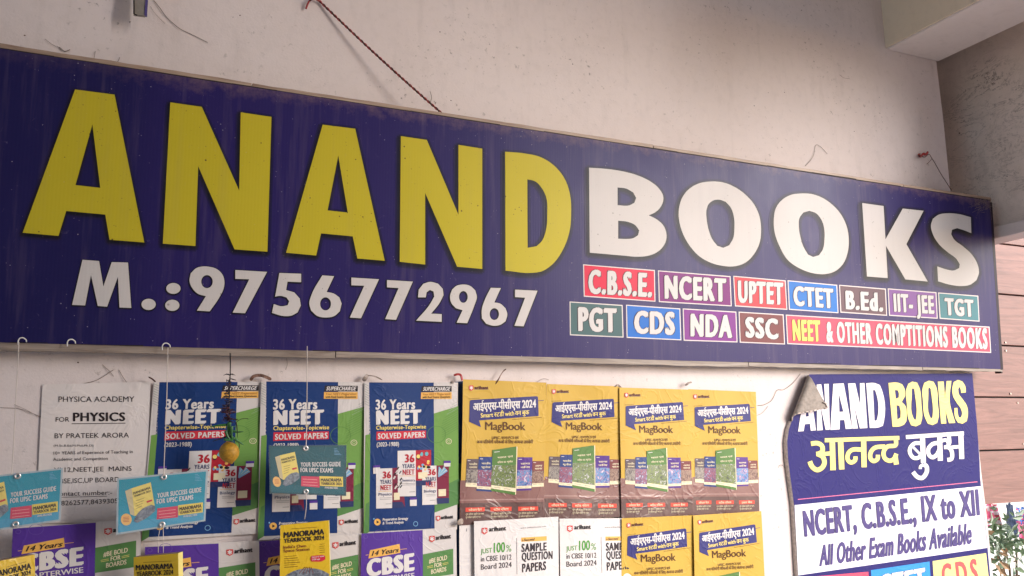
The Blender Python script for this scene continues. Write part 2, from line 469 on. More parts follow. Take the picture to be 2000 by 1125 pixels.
# ------------------------------------------------------------------ ground, street and the arcade
XE = 3.402
m_wall = plaster('painted_wall', (220, 207, 203), (204, 190, 185), .22, .8, .05)
m_beamside = plaster('cream_paint', (230, 214, 190), (220, 204, 180), .12, .25)
m_beamsoff = plaster('white_paint', (230, 218, 214), (220, 207, 200), .15, .3)
m_conc = plaster('raw_concrete', (232, 218, 208), (180, 164, 152), .9, 3.2, .8)
m_pave = plaster('pale_paving', (206, 202, 196), (178, 174, 168), .5, 1.0)
m_ceil = plaster('ceiling_paint', (204, 200, 195), (190, 184, 178), .2, .3)

mesh('ground', [(-60, -60, -.12), (60, -60, -.12), (60, 60, -.12), (-60, 60, -.12)], [(0, 1, 2, 3)], m_pave, kind='structure')
box('pavement', (-8, -3.3, -.11), (9, .25, 0), m_pave, kind='structure', bev=.01)

def grid_wall(name, x0, x1, z0, z1, y, depth, mat, rough_right=0.0, **kw):
    nx, nz = 60, 40; V = []; F = []
    for j in range(nz + 1):
        z = z0 + (z1 - z0) * j / nz
        xr = x1 + (random.uniform(-1, 1) * rough_right)
        for i in range(nx + 1):
            x = x0 + (xr - x0) * i / nx
            V.append((x, y, z))
    for j in range(nz):
        for i in range(nx):
            k = j * (nx + 1) + i; F.append((k, k + 1, k + nx + 2, k + nx + 1))
    n0 = len(V)
    for j in range(nz + 1): V.append((V[j * (nx + 1) + nx][0], y + depth, V[j * (nx + 1) + nx][2]))
    for j in range(nz): F.append((j * (nx + 1) + nx, n0 + j, n0 + j + 1, (j + 1) * (nx + 1) + nx))
    b0 = len(V); V += [(x0, y + depth, z0), (x0, y + depth, z1)]
    F.append((b0, b0 + 1, n0 + nz, n0))
    F.append((0, nx * 0 + 0, b0) if False else (0, nz * (nx + 1), b0 + 1, b0))
    return mesh(name, V, F, mat, **kw)
wall = grid_wall('shop_wall', -3.2, XE, 0, 7.0, 0, .16, m_wall, .004)
tag(wall, 'off-white plastered shop wall behind the big sign and the posters', 'wall')
beam = empty('roof_beam', (3.25, 0, 3.25), 'cream beam running out from the wall at the top right corner', 'beam')
box('beam_side', (3.082, -2.65, 3.262), (3.09, 0, 7.0), m_beamside, beam)
box('beam_core', (3.0905, -2.65, 3.253), (3.413, -.0005, 7.0), m_beamsoff, beam, .004)
mesh('ceiling', [(-3.2, -3.3, 7.0), (3.75, -3.3, 7.0), (3.75, .36, 7.0), (-3.2, .16, 7.0), (-3.2, -3.3, 7.15), (3.75, -3.3, 7.15), (3.75, .36, 7.15), (-3.2, .16, 7.15)],
     [(0, 1, 2, 3), (7, 6, 5, 4), (0, 4, 5, 1), (1, 5, 6, 2), (2, 6, 7, 3), (3, 7, 4, 0)], m_ceil, kind='structure')

# hanging concrete side panel with a rough face
pn = empty('concrete_panel', (3.65, -.3, 2.42), 'grey unpainted concrete panel hanging under the beam right of the sign', 'panel')
V = []; F = []; nx, nz = 70, 60; x0 = 3.60
for j in range(nz + 1):
    for i in range(nx + 1):
        y = .36 - 1.3 * i / nx; z = 2.472 + (7.0 - 2.472) * j / nz
        V.append((x0 + .004 * math.sin(y * 7 + z * 3) + random.uniform(-.0015, .0015), y, z))
for j in range(nz):
    for i in range(nx):
        k = j * (nx + 1) + i; F.append((k, k + nx + 1, k + nx + 2, k + 1))
n0 = len(V); V += [(x0 + .1, .36, 2.472), (x0 + .1, -.94, 2.472), (x0 + .1, -.94, 7.0), (x0 + .1, .36, 7.0)]
F += [(n0, n0 + 1, n0 + 2, n0 + 3), (nx, n0 + 1, n0, 0), (nx, (nz + 1) * (nx + 1) - 1, n0 + 2, n0 + 1)]
mesh('concrete_face', V, F, m_conc, smooth=True, parent=pn)
box('white_edge', (3.588, -.95, 2.418), (3.71, .36, 2.4715), m_beamsoff, pn, .004)

o = box('rear_wall', (3.2, .37, 2.45), (5.0, .5, 7.0), m_wall); tag(o, 'added wall above the plank cladding that keeps sky light out of the gap', 'wall')  # added behind the gap to shut out the sky and keep it dark
box('wall_return', (3.0, .161, 0), (3.385, .369, 7.0), m_conc, o)  # plug added to stop light leaking in behind the shop wall
# street side: light-blocking wall behind the viewer, buildings across the street
m_far1 = plaster('street_plaster', (184, 178, 168), (160, 152, 142), .3, .5)
m_far2 = plaster('street_plaster_grey', (160, 160, 162), (135, 134, 134), .3, .5)
m_glass = simple('dark_glass', (52, 58, 66), .12, 0, .6, .3, 6, 0)
#o = box('side_wall', (-3.4, -3.3, 0), (-3.21, .16, 7.0), m_wall); tag(o, 'off-white partition wall closing the arcade at its far left end', 'wall')
o = box('kiosk_wall', (-3.4, -3.46, 0), (3.05, -3.301, 7.0), m_wall); tag(o, 'added unseen wall behind the viewer that keeps light off the left side', 'wall')  # unseen, added to shade the left part of shop wall and sign
def house(x0, x1, y0, y1, h, mat, label, storeys):
    t = empty('street_building', ((x0 + x1) / 2, y1, 0), label, 'building')
    box('wall', (x0, y0, -.11), (x1, y1, h), mat, t)
    for k in range(storeys):
        n = int((x1 - x0) / 2.2)
        for i in range(n):
            cx = x0 + (i + .5) * (x1 - x0) / n; z = .9 + k * 3.1
            f = box('window', (cx - .55, y1 + .002, z), (cx + .55, y1 + .05, z + 1.3), m_beamsoff, t)
            box('pane', (cx - .48, y1 + .045, z + .07), (cx + .48, y1 + .056, z + 1.23), m_glass, f)
house(-14, -1.5, -19, -10, 12.5, m_far1, 'tan plastered four storey house across the street', 4)
house(-1.3, 6.5, -20, -11.5, 6.4, m_far2, 'low grey plastered house across the street', 2)

# ------------------------------------------------------------------ plank cladding to the right
m_plank = woodmat('pink_brown_wood', (144, 98, 88), (110, 70, 62))
m_dark = simple('dark_gap', (40, 28, 26), .8)
cl = empty('plank_cladding', (4.4, .07, 1.26), 'pinkish brown wooden plank cladding beyond the right end of the sign', 'cladding')
YP = .05
zj = [2.62] + [PW(1962, y, YP).z for y in (477, 575, 675, 776, 879)] + [PW(1962, 984, YP).z]
zs = sorted(zj); 
zs = [zs[0]] + zs[1:]
for a, b in zip(zs[:-1], zs[1:]):
    box('plank', (3.385, YP + random.uniform(-.001, .001), a + .0035), (5.0, YP + .022, b - .0035), m_plank, cl, .0015)
box('backing', (3.385, YP + .016, zs[0] + .002), (5.0, YP + .05, zs[-1]), m_dark, cl)
m_screw = simple('screw_steel', (150, 140, 138), .35, .8)
for (px, py) in ((1963, 669), (1964, 685), (1973, 769), (1987, 787), (1998, 867)):
    p = PW(px, py, YP); V, F = tube_data([p + Vector((0, -.0035, 0)), p + Vector((0, .004, 0))], .0045, 8)
    mesh('screw', V, F, m_screw, parent=cl)

# ------------------------------------------------------------------ the bright lane under the cladding
m_lanewall = plaster('sunlit_whitewash', (236, 232, 226), (220, 214, 206), .3, .5)
o = box('lane_wall', (3.0, 3.2, -.11), (14, 3.4, 3.0), m_lanewall); tag(o, 'sunlit whitewashed wall seen low at the right edge behind the plant', 'wall')
def garment(name, px0, px1, py0, py1, y, mats, label, cat, seed):
    rnd = random.Random(seed); a = PW(px0, py0, y); b = PW(px1, py1, y); nx, nz = 14, 12; V = []; F = []; idx = []
    for j in range(nz + 1):
        for i in range(nx + 1):
            u, v = i / nx, j / nz; fl = 1 + .18 * v
            V.append((a.x + (b.x - a.x) * (.5 + (u - .5) * fl), y + .025 * math.sin(u * 17 + seed) * (.3 + v) + rnd.uniform(-.004, .004), a.z + (b.z - a.z) * v - .01 * math.sin(u * 9)))
    for j in range(nz):
        for i in range(nx):
            k = j * (nx + 1) + i; F.append((k, k + nx + 1, k + nx + 2, k + 1)); idx.append(int((j * 5 + i * 3 + rnd.random() * 4)) % len(mats) if len(mats) > 2 else (0 if j < nz * .6 else len(mats) - 1))
    o = mesh(name, V, F, mats, idx, smooth=True); tag(o, label, cat); return o
c_red, c_pink, c_blue, c_grey, c_white = [simple(n, c, .8, 0, .2, .3, 30) for n, c in (('red_cloth', (214, 92, 104)), ('pink_cloth', (226, 110, 150)), ('blue_cloth', (70, 120, 190)), ('slate_cloth', (120, 132, 160)), ('white_cloth', (235, 225, 225)))]
garment('hanging_cloth', 1918, 1950, 984, 1024, 2.3, [c_red, c_pink, c_white], 'red and pink patterned cloth hanging under the cladding beside the portrait sign', 'cloth', 1)
garment('hanging_cloth', 1967, 1984, 984, 1046, 2.2, [c_grey, c_grey], 'narrow slate blue cloth hanging under the cladding', 'cloth', 2)
garment('hanging_cloth', 1984, 2030, 990, 1022, 2.35, [c_blue, c_white, c_blue, c_pink], 'blue and white printed cloth at the right edge under the cladding', 'cloth', 3)
garment('hanging_cloth', 1986, 2034, 1024, 1056, 2.30, [c_pink, c_pink], 'bright pink cloth below the blue one at the right edge', 'cloth', 4)
def leafy(px, py, y, n, spread, mats, seed):
    rnd = random.Random(seed); c = PW(px, py, y); V = []; F = []; idx = []
    for k in range(n):
        p = c + Vector((rnd.gauss(0, spread[0]), rnd.gauss(0, .08), rnd.gauss(0, spread[1]))); L = rnd.uniform(.05, .11); Wd = L * .42
        d = Vector((rnd.uniform(-1, 1), rnd.uniform(-1, .4), rnd.uniform(-.7, .9))).normalized(); s_ = d.cross(Vector((rnd.uniform(-.4, .4), 1, rnd.uniform(-.3, .3)))).normalized()
        up = d.cross(s_) * (L * .12); b0 = len(V)
        V += [p, p + d * L * .4 + s_ * Wd / 2 + up, p + d * L, p + d * L * .4 - s_ * Wd / 2 + up, p + d * L * .45]
        F += [(b0, b0 + 1, b0 + 4), (b0 + 1, b0 + 2, b0 + 4), (b0 + 2, b0 + 3, b0 + 4), (b0 + 3, b0, b0 + 4)]; mi = rnd.randrange(len(mats)); idx += [mi] * 4
    return V, F, idx
g1 = simple('green_leaf', (120, 142, 104), .45, 0, .5, .4, 30); g2 = simple('pale_leaf', (176, 190, 168), .45, 0, .5, .3, 30); g3 = simple('dry_leaf', (176, 140, 104), .6, 0, .3, .3, 30)
pl = empty('bushy_plant', PW(1965, 1052, 1.9) - Vector((0, 0, 1.2)), 'green leafy plant growing below the cladding at the right edge', 'plant')
V, F, I = leafy(1962, 1046, 1.9, 150, (.2, .075), [g1, g1, g2], 5)
v2, f2, i2 = leafy(1942, 1066, 1.85, 70, (.12, .06), [g1, g2], 6); k = len(V); V += v2; F += [tuple(a + k for a in q) for q in f2]; I += i2
mesh('foliage', V, F, [g1, g1, g2], I, parent=pl, kind='stuff')
c0 = PW(1960, 1050, 1.9); tubes('stem', [([Vector((c0.x + dx, 1.9, -.1)), Vector((c0.x + dx * 1.5, 1.88, .6)), Vector((c0.x + dx * 3, 1.9, c0.z))], [.012, .009, .003]) for dx in (-.04, 0, .05)], simple('bark', (110, 92, 74), .8), 6, pl)
pl2 = empty('dry_plant', PW(1955, 1100, 1.7) - Vector((0, 0, 1.0)), 'withered plant with brown leaves below the green one at the right edge', 'plant')
V, F, I = leafy(1950, 1098, 1.7, 34, (.09, .08), [g3, g3, g1], 9); mesh('foliage', V, F, [g3, g3, g1], I, parent=pl2, kind='stuff')
c0 = PW(1950, 1098, 1.7); tube('stem', [Vector((c0.x, 1.7, -.1)), Vector((c0.x + .02, 1.7, .5)), c0], [.01, .008, .003], simple('bark', (110, 92, 74), .8), 6, pl2)

# ------------------------------------------------------------------ the big sign
TILT = math.radians(3.0)
SO = Vector((0, -.052, 1.836)); SN = Vector((0, -math.cos(TILT), -math.sin(TILT)))
SV = Vector((0, -math.sin(TILT), math.cos(TILT)))
def sg(u, v, n): return SO + Vector((u, 0, 0)) + SV * v + SN * n
def suv(px, py):
    p = onplane(px, py, SO, SN) - SO; return p.x, p.dot(SV)
sign = empty('shop_sign', SO + Vector((1.6, 0, 0)), 'long purple-blue shop sign with big yellow and white letters on the wall', 'sign')
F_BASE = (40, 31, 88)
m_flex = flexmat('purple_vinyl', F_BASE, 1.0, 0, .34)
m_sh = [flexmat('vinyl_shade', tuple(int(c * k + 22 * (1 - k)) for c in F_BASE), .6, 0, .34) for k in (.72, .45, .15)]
m_yel = flexmat('yellow_vinyl', (188, 171, 42), .35, .8, .4)
m_wht = flexmat('white_vinyl', (198, 191, 187), .3, .45, .4)
m_batten = woodmat('old_batten_wood', (178, 154, 134), (134, 108, 90), (3, 40, 40))
m_batten2 = woodmat('pale_batten_wood', (158, 144, 132), (116, 100, 88), (3, 40, 40))
sh = Sheet(sign, SO, SN)
TLp, TRp, BRp, BLp = (-330, 43.4), (1933, 391), (1956, 721), (-330, 660)
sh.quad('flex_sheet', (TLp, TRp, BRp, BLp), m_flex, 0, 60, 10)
A = cr(0, 80, 3.3083); B = cr(0, 380, 3.3083); C = cr(550, 200, 3.125); D = cr(550, 460, 3.3083); E_ = cr(1100, 300, 4.327); F_ = cr(1500, 330, 4.0)
letters = [
 ([(146.6,175.2),(223.7,185.2),(281.7,473.7),(214,468.6),(205.6,419.3),(129.4,412.3),(114.3,461),(44.4,454.7)], [[(180.5,243.2),(195.9,367.2),(147.5,361.7)]], 0),
 ([(332.5,200.3),(393.9,209.1),(467,372.6),(470,219.7),(530,228.7),(522,491.8),(458,487.3),(387,324.9),(381.5,480.7),(318,476.1)], [], 0),
 ([(630,243.8),(693.4,251.8),(751,509.4),(697.8,505),(688.6,461.8),(626.8,456),(617.2,499.2),(558.6,493.8)], [[(660.4,304),(679,415.4),(639.6,411.2)]], 0),
 ([(782.6,266.2),(833.2,273.6),(895,419.8),(895,283.2),(941.4,290.6),(941.4,525.4),(892.4,521),(830,377),(830,516.8),(780.4,511.4)], [], 0),
 ([(986.2,296.6),(1023.6,299.8),(1055.6,307.2),(1081.2,323.2),(1102,348.8),(1112.6,379.2),(1115,414.4),(1111.6,452.8),(1098.8,488),(1078,516.8),(1057.2,530.2),(1036.4,533.1),(986.8,528.6)],
  [[(1029.4,350.4),(1044.4,354.2),(1057.2,367.0),(1065.8,384),(1068.4,417.6),(1065.8,449.6),(1058.2,470.4),(1047.6,481),(1030,484.2)]], 0),
 (E_((216,120),(380,132),(520,155),(640,190),(740,240),(810,300),(843,365),(840,410),(815,460),(770,500),(720,522),(790,558),(845,610),(870,680),(865,740),(835,795),(780,840),(710,865),(620,872),(500,862),(222,838)),
  [E_((457,287),(530,297),(590,330),(614,375),(600,415),(560,437),(457,437)), E_((462,568),(545,578),(605,605),(640,650),(630,690),(590,715),(530,722),(462,720))], 1),
 (E_((1240,237),(1350,245),(1450,285),(1540,350),(1610,430),(1655,530),(1669,640),(1655,760),(1610,850),(1540,920),(1450,952),(1350,950),(1250,925),(1150,870),(1070,785),(1010,680),(978,570),(975,470),(1000,380),(1050,310),(1130,258)),
  [E_((1310,390),(1370,408),(1415,460),(1440,540),(1444,630),(1432,720),(1400,775),(1350,797),(1300,780),(1260,730),(1228,650),(1210,560),(1208,480),(1225,430),(1260,400))], 1),
 (F_((260,192),(330,195),(420,225),(500,280),(570,360),(612,450),(628,550),(620,650),(585,740),(520,800),(440,822),(350,815),(250,780),(150,710),(90,610),(50,500),(42,400),(62,300),(110,240),(180,202)),
  [F_((320,328),(370,345),(410,390),(435,460),(438,550),(425,630),(395,675),(350,688),(310,670),(275,610),(250,530),(238,450),(245,380),(275,340))], 1),
 (F_((733,267),(900,290),(915,550),(1050,310),(1213,327),(1078,588),(1245,880),(1070,863),(918,600),(932,853),(770,840)), [], 1),
 (F_((1582,378),(1585,502),(1530,480),(1475,463),(1435,475),(1428,510),(1450,550),(1520,605),(1590,670),(1635,750),(1645,810),(1625,870),(1575,905),(1500,915),(1420,905),(1325,878),(1320,762),(1390,785),(1450,793),(1490,775),(1495,745),(1470,705),(1400,650),(1330,585),(1285,510),(1270,440),(1285,390),(1330,358),(1400,347),(1480,352)), [], 1),
]
def el(c, rx, ry, n=16): return [(c[0] + rx * math.cos(2 * math.pi * i / n), c[1] + ry * math.sin(2 * math.pi * i / n)) for i in range(n)]
digits = [
 (B((533,422),(640,430),(668,595),(722,437),(827,440),(848,733),(772,730),(762,532),(692,725),(632,720),(588,520),(550,717),(466,713)), []),
 (el(B((960,710)), 46/3.3083, 36/3.3083), []), (el(B((1120,607)), 46/3.3083, 35/3.3083), []), (el(B((1113,716)), 46/3.3083, 36/3.3083), []),
 (B((1350,467),(1400,482),(1438,520),(1450,568),(1442,615),(1415,668),(1355,755),(1272,750),(1330,657),(1280,642),(1242,605),(1224,560),(1232,510),(1268,476),(1310,465)), [el(B((1337,563)), 37/3.3083, 42/3.3083)]),
 (B((1520,488),(1725,500),(1583,767),(1503,763),(1610,548),(1520,545)), []),
 (B((1805,507),(1945,512),(1945,567),(1857,563),(1848,618),(1900,632),(1936,672),(1943,718),(1922,762),(1880,783),(1830,785),(1757,765),(1768,708),(1820,722),(1858,715),(1868,690),(1850,665),(1810,655),(1777,660)), []),
 (D((262,258),(338,263),(290,365),(335,375),(372,400),(387,440),(375,490),(340,520),(285,530),(230,520),(190,485),(178,440),(192,385)), [el(D((283,442)), 35/3.3083, 42/3.3083)]),
 (D((450,272),(628,283),(512,535),(440,530),(533,325),(450,322)), []),
 (D((680,288),(847,298),(738,545),(668,540),(755,340),(680,335)), []),
 (D((880,400),(885,350),(915,312),(960,300),(1010,312),(1040,345),(1045,385),(1022,432),(965,505),(1033,508),(1033,558),(868,550),(960,440),(985,395),(980,362),(957,352),(936,367),(930,400)), []),
 (D((1165,317),(1215,325),(1250,355),(1260,400),(1245,450),(1198,567),(1130,563),(1168,483),(1125,470),(1095,435),(1087,395),(1100,350),(1130,325)), [el(D((1173,397)), 28/3.3083, 38/3.3083)]),
 (D((1350,338),(1415,340),(1373,433),(1410,440),(1445,470),(1457,510),(1445,555),(1410,578),(1365,583),(1320,570),(1293,535),(1292,480),(1310,420)), [el(D((1373,508)), 30/3.3083, 38/3.3083)]),
 (D((1507,350),(1652,357),(1562,587),(1503,583),(1572,402),(1507,398)), []),
]
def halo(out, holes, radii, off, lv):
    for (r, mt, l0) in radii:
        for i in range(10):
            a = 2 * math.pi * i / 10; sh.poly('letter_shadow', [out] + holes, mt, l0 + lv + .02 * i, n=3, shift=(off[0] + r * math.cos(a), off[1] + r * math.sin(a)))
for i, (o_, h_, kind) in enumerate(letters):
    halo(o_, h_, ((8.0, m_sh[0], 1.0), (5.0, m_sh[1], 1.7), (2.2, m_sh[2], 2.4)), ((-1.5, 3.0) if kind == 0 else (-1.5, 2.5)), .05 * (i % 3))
    sh.poly('letter:%d' % i, [o_] + h_, m_yel if kind == 0 else m_wht, 4.0)
for i, (o_, h_) in enumerate(digits):
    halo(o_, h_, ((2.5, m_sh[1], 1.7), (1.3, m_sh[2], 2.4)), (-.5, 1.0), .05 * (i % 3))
    sh.poly('character:%d' % i, [o_] + h_, m_wht, 4.0)
G_ = cr(1100, 500, 4.4444); H_ = cr(1500, 520, 4.0)
def inset(q, d):
    c = np.mean(np.array(q), axis=0); out = []
    for p in q:
        v = c - np.array(p); out.append(tuple(np.array(p) + np.array([math.copysign(d, v[0]), math.copysign(d, v[1])])))
    return out
def inkv(rgb): return flexmat('label_vinyl', rgb, .35, .2, .38)
m_brd = inkv((214, 204, 202)); m_out = inkv((48, 32, 44)); m_txt = inkv((200, 194, 192)); m_neet = inkv((226, 204, 104))
boxes = [
 (G_, [(172,72),(795,122),(800,397),(178,353)], (205, 22, 62), [('C.B.S.E.', (215,318),(768,352),(217,125))]),
 (G_, [(822,125),(1452,175),(1462,437),(830,400)], (118, 32, 110), [('NCERT', (878,362),(1415,392),(875,175))]),
 (G_, [(1475,172),(1930,212),(1945,467),(1490,437)], (212, 62, 72), [('UPTET', (1515,398),(1910,418),(1512,220))]),
 (H_, [(152,110),(540,145),(550,367),(163,340)], (28, 108, 186), [('CTET', (198,302),(512,325),(192,160))]),
 (H_, [(555,145),(920,175),(930,387),(565,362)], (100, 74, 82), [('B.Ed.', (605,330),(898,350),(600,195))]),
 (H_, [(935,173),(1315,203),(1325,410),(945,387)], (124, 78, 142), [('IIT- JEE', (982,350),(1298,368),(975,218))]),
 (H_, [(1328,205),(1642,230),(1652,433),(1340,410)], (66, 122, 130), [('TGT', (1382,376),(1608,392),(1375,252))]),
 (G_, [(55,395),(515,425),(523,708),(58,688)], (66, 96, 98), [('PGT', (128,643),(465,657),(125,450))]),
 (G_, [(545,423),(1015,455),(1025,732),(550,710)], (18, 100, 184), [('CDS', (613,665),(968,678),(612,482))]),
 (G_, [(1037,455),(1502,483),(1512,750),(1045,735)], (122, 44, 130), [('NDA', (1102,690),(1465,705),(1102,508))]),
 (G_, [(1522,483),(1912,507),(1925,768),(1532,752)], (116, 62, 64), [('SSC', (1580,700),(1866,718),(1575,535))]),
 (H_, [(138,378),(1730,472),(1743,677),(150,608)], (222, 74, 98), [('NEET', (192,575),(410,583),(185,422)), ('& OTHER COMPTITIONS BOOKS', (455,588),(1715,643),(447,436))]),
]
for i, (f, q, col, tx) in enumerate(boxes):
    Q = f(*q); sh.quad('label_box:%d' % i, Q, m_brd, 1.0, 4, 2); sh.quad('label_box:%d' % i, inset(Q, 1.9), inkv(col), 2.0, 4, 2)
    for (s_, bl, br, tl) in tx:
        sh.text('label_box:%d' % i, s_, f(bl), f(br), f(tl), m_neet if s_ == 'NEET' else m_txt, 3.0, bold=.065, off=.012, sp=1.22, outline=m_out, res=3, ow=.02)
sh.line('flex_sheet', (1935, 395), (1957, 722), 5, inkv((36, 24, 40)), .6)
dk = simple('dark_gap', (40, 28, 26), .8); xs_ = [-330 + 2263 * i / 26 for i in range(27)]
for i in range(26):
    ya, yb = [43.4 + (391 - 43.4) * (x + 330) / 2263 + random.uniform(-.4, .4) for x in (xs_[i], xs_[i + 1])]
    sh.line('flex_sheet', (xs_[i], ya), (xs_[i + 1] + .5, yb), random.uniform(1.0, 2.6), dk, .6 + .1 * (i % 2))
for i in range(20):
    x = random.uniform(0, 1900); y0_ = 660 + 61 * (x + 330) / 2286; sh.line('flex_sheet', (x, y0_ - .5), (x + random.uniform(20, 90), y0_ - .5 + .8), random.uniform(.6, 1.6), dk, .6 + .02 * i)
sh.done()
# battens of the frame
def batten(u0, v0, u1, v1, wd, name='batten', mat=None, n0=-.030, n1=-.001, seg=24):
    """a slat from (u0,v0) to (u1,v1), wd wide downwards, slightly uneven"""
    V = []; F = []
    for i in range(seg + 1):
        t = i / seg; u = u0 + (u1 - u0) * t; v = v0 + (v1 - v0) * t; e = random.uniform(-.0012, .0012); e2 = random.uniform(-.0012, .0012)
        for (vv, nn) in ((v + e, n1), (v - wd + e2, n1), (v - wd + e2, n0), (v + e, n0)): V.append(sg(u, vv, nn))
    for i in range(seg):
        for k in range(4): F.append((4 * i + k, 4 * i + (k + 1) % 4, 4 * i + 4 + (k + 1) % 4, 4 * i + 4 + k))
    F += [(0, 3, 2, 1), (4 * seg, 4 * seg + 1, 4 * seg + 2, 4 * seg + 3)]
    mesh(name, V, F, mat or m_batten, parent=sign)
u0, v0 = suv(*TLp); u1, v1 = suv(*TRp); u2, v2 = suv(*BRp); u3, v3 = suv(*BLp)
def topv(u): return v0 + (v1 - v0) * (u - u0) / (u1 - u0)
def botv(u): return v3 + (v2 - v3) * (u - u3) / (u2 - u3)
cuts = [u0, .35, 1.75, 3.0, u1 + .012]
for a, b in zip(cuts[:-1], cuts[1:]):
    j = random.uniform(-.002, .002)
    batten(a + .002, topv(a) + .013 + j, b - .001, topv(b) + .013 - j * .5, .030)
cuts = [u3, .62, 2.15, 3.05, u2 + .008]
for k, (a, b) in enumerate(zip(cuts[:-1], cuts[1:])):
    batten(a + .002, botv(a) + .006, b - .001, botv(b) + .006, .026 - .003 * k, mat=m_batten2)
V = [sg(u1 - .002, v1 + .012, -.03), sg(u1 + .008, v1 + .012, -.03), sg(u2 + .008, v2 - .018, -.03), sg(u2 - .002, v2 - .018, -.03)]
V += [p + SN * .0285 for p in V]
mesh('end_batten', V, [(0, 1, 2, 3), (7, 6, 5, 4), (0, 4, 5, 1), (1, 5, 6, 2), (2, 6, 7, 3), (3, 7, 4, 0)], simple('dark_batten', (62, 44, 42), .8), parent=sign)
V = [sg(u0, v0, -.0295), sg(u1, v1, -.0295), sg(u2, v2, -.0295), sg(u3, v3, -.0295)]
mesh('back_sheet', V, [(0, 1, 2, 3)], m_dark, parent=sign)
# dusty cobweb in the upper right corner and dust tufts on the sign
m_web = simple('dusty_web', (150, 132, 122), .9, 0, .1, .2, 60, 0)
rnd = random.Random(11); L = []
cc = F_((1690, 270))
for k in range(90):
    a = (cc[0] + rnd.gauss(-2, 9), cc[1] + rnd.gauss(0, 8)); ln = rnd.uniform(3, 12); an = rnd.uniform(0, 6.28)
    b = (a[0] + ln * math.cos(an), a[1] + ln * math.sin(an)); mid = ((a[0] + b[0]) / 2 + rnd.uniform(-2, 2), (a[1] + b[1]) / 2 + rnd.uniform(-2, 2))
    q = [onplane(x, y, SO, SN) + SN * (.003 + .004 * rnd.random()) for x, y in (a, mid, b)]; L.append((q, .00032))
for (a, b) in (((1560, 300), (1720, 225)), ((1700, 235), (1692, 300)), ((1650, 330), (1740, 290)), ((1590, 340), (1700, 280)), ((1725, 240), (1740, 400))):
    p, q = F_(a, b); L.append(([onplane(*p, SO, SN) + SN * .004, onplane((p[0] + q[0]) / 2, (p[1] + q[1]) / 2 + 1.5, SO, SN) + SN * .004, onplane(*q, SO, SN) + SN * .004], .0004))
o = tubes('cobweb', L, m_web, 4); tag(o, 'dusty cobweb tangle on the upper right corner of the big sign', 'cobweb', kind='stuff')
# ------------------------------------------------------------------ posters
def mkbend(seed, amp=.0030, f=10.0):
    r = random.Random(seed); a, b, c, d = [r.uniform(0, 6.28) for _ in range(4)]
    return lambda x, z: amp * (1.6 + math.sin(f * x + a) * .6 + math.sin(f * .8 * z + b) * .6 + .4 * math.sin(f * 2.1 * x + 5 * z + c))
YN = Vector((0, -1, 0))
P_ = printed
white = P_((208, 200, 196)); white2 = P_((220, 213, 210)); black = P_((40, 34, 38)); grey_ink = P_((110, 104, 104)); navy = P_((40, 50, 96))
blue = P_((10, 50, 108)); green = P_((112, 154, 74)); green2 = P_((84, 130, 72)); hatch = P_((150, 160, 150)); hatch_g = P_((88, 132, 62))
red = P_((206, 44, 62)); redink = P_((178, 34, 50)); orange = P_((232, 176, 88)); yellowt = P_((240, 214, 120)); logo_red = P_((204, 66, 62)); cream = P_((228, 214, 180))
purple = P_((84, 50, 146)); purple2 = P_((104, 76, 162)); darkred = P_((122, 30, 60)); teal2 = P_((110, 180, 190)); lightblue = P_((120, 170, 210))
def logo(s, f, box4, bl, br, h, nm='logo', ink=None, lev=3):
    """shield with a six-petalled flower, and the word beside it"""
    (x0, y0), (x1, y1) = box4
    wv, hv = x1 - x0, y1 - y0
    s.poly(nm, f((x0, y0 + .08 * hv), (x0 + .5 * wv, y0), (x1, y0 + .02 * hv), (x1, y0 + .7 * hv), (x0 + .5 * wv, y1), (x0, y0 + .75 * hv)), logo_red, lev, smooth=False)
    c = (x0 + wv / 2, y0 + .45 * hv); R = .34 * hv
    for k in range(3):
        a = math.pi * k / 3 + .5; d = (R * math.cos(a) * wv / hv * 1.1, R * math.sin(a))
        p, q = f((c[0] - d[0], c[1] - d[1]), (c[0] + d[0], c[1] + d[1]))
        V, T = ribbon([p, q], .17 * abs(f((0, 0), (wv, 0))[1][0] - f((0, 0), (wv, 0))[0][0])); s.add(nm, V, T, white2, lev + 1 + .1 * k)
    s.text(nm, 'arihant', f(bl), f(br), h * 1.08, ink or black, lev, bold=.06, off=.008, sp=1.1)
    a, b = f((bl[0], bl[1] + h * .55), (br[0], br[1] + h * .55)); s.line(nm, a, b, .7, grey_ink, lev)

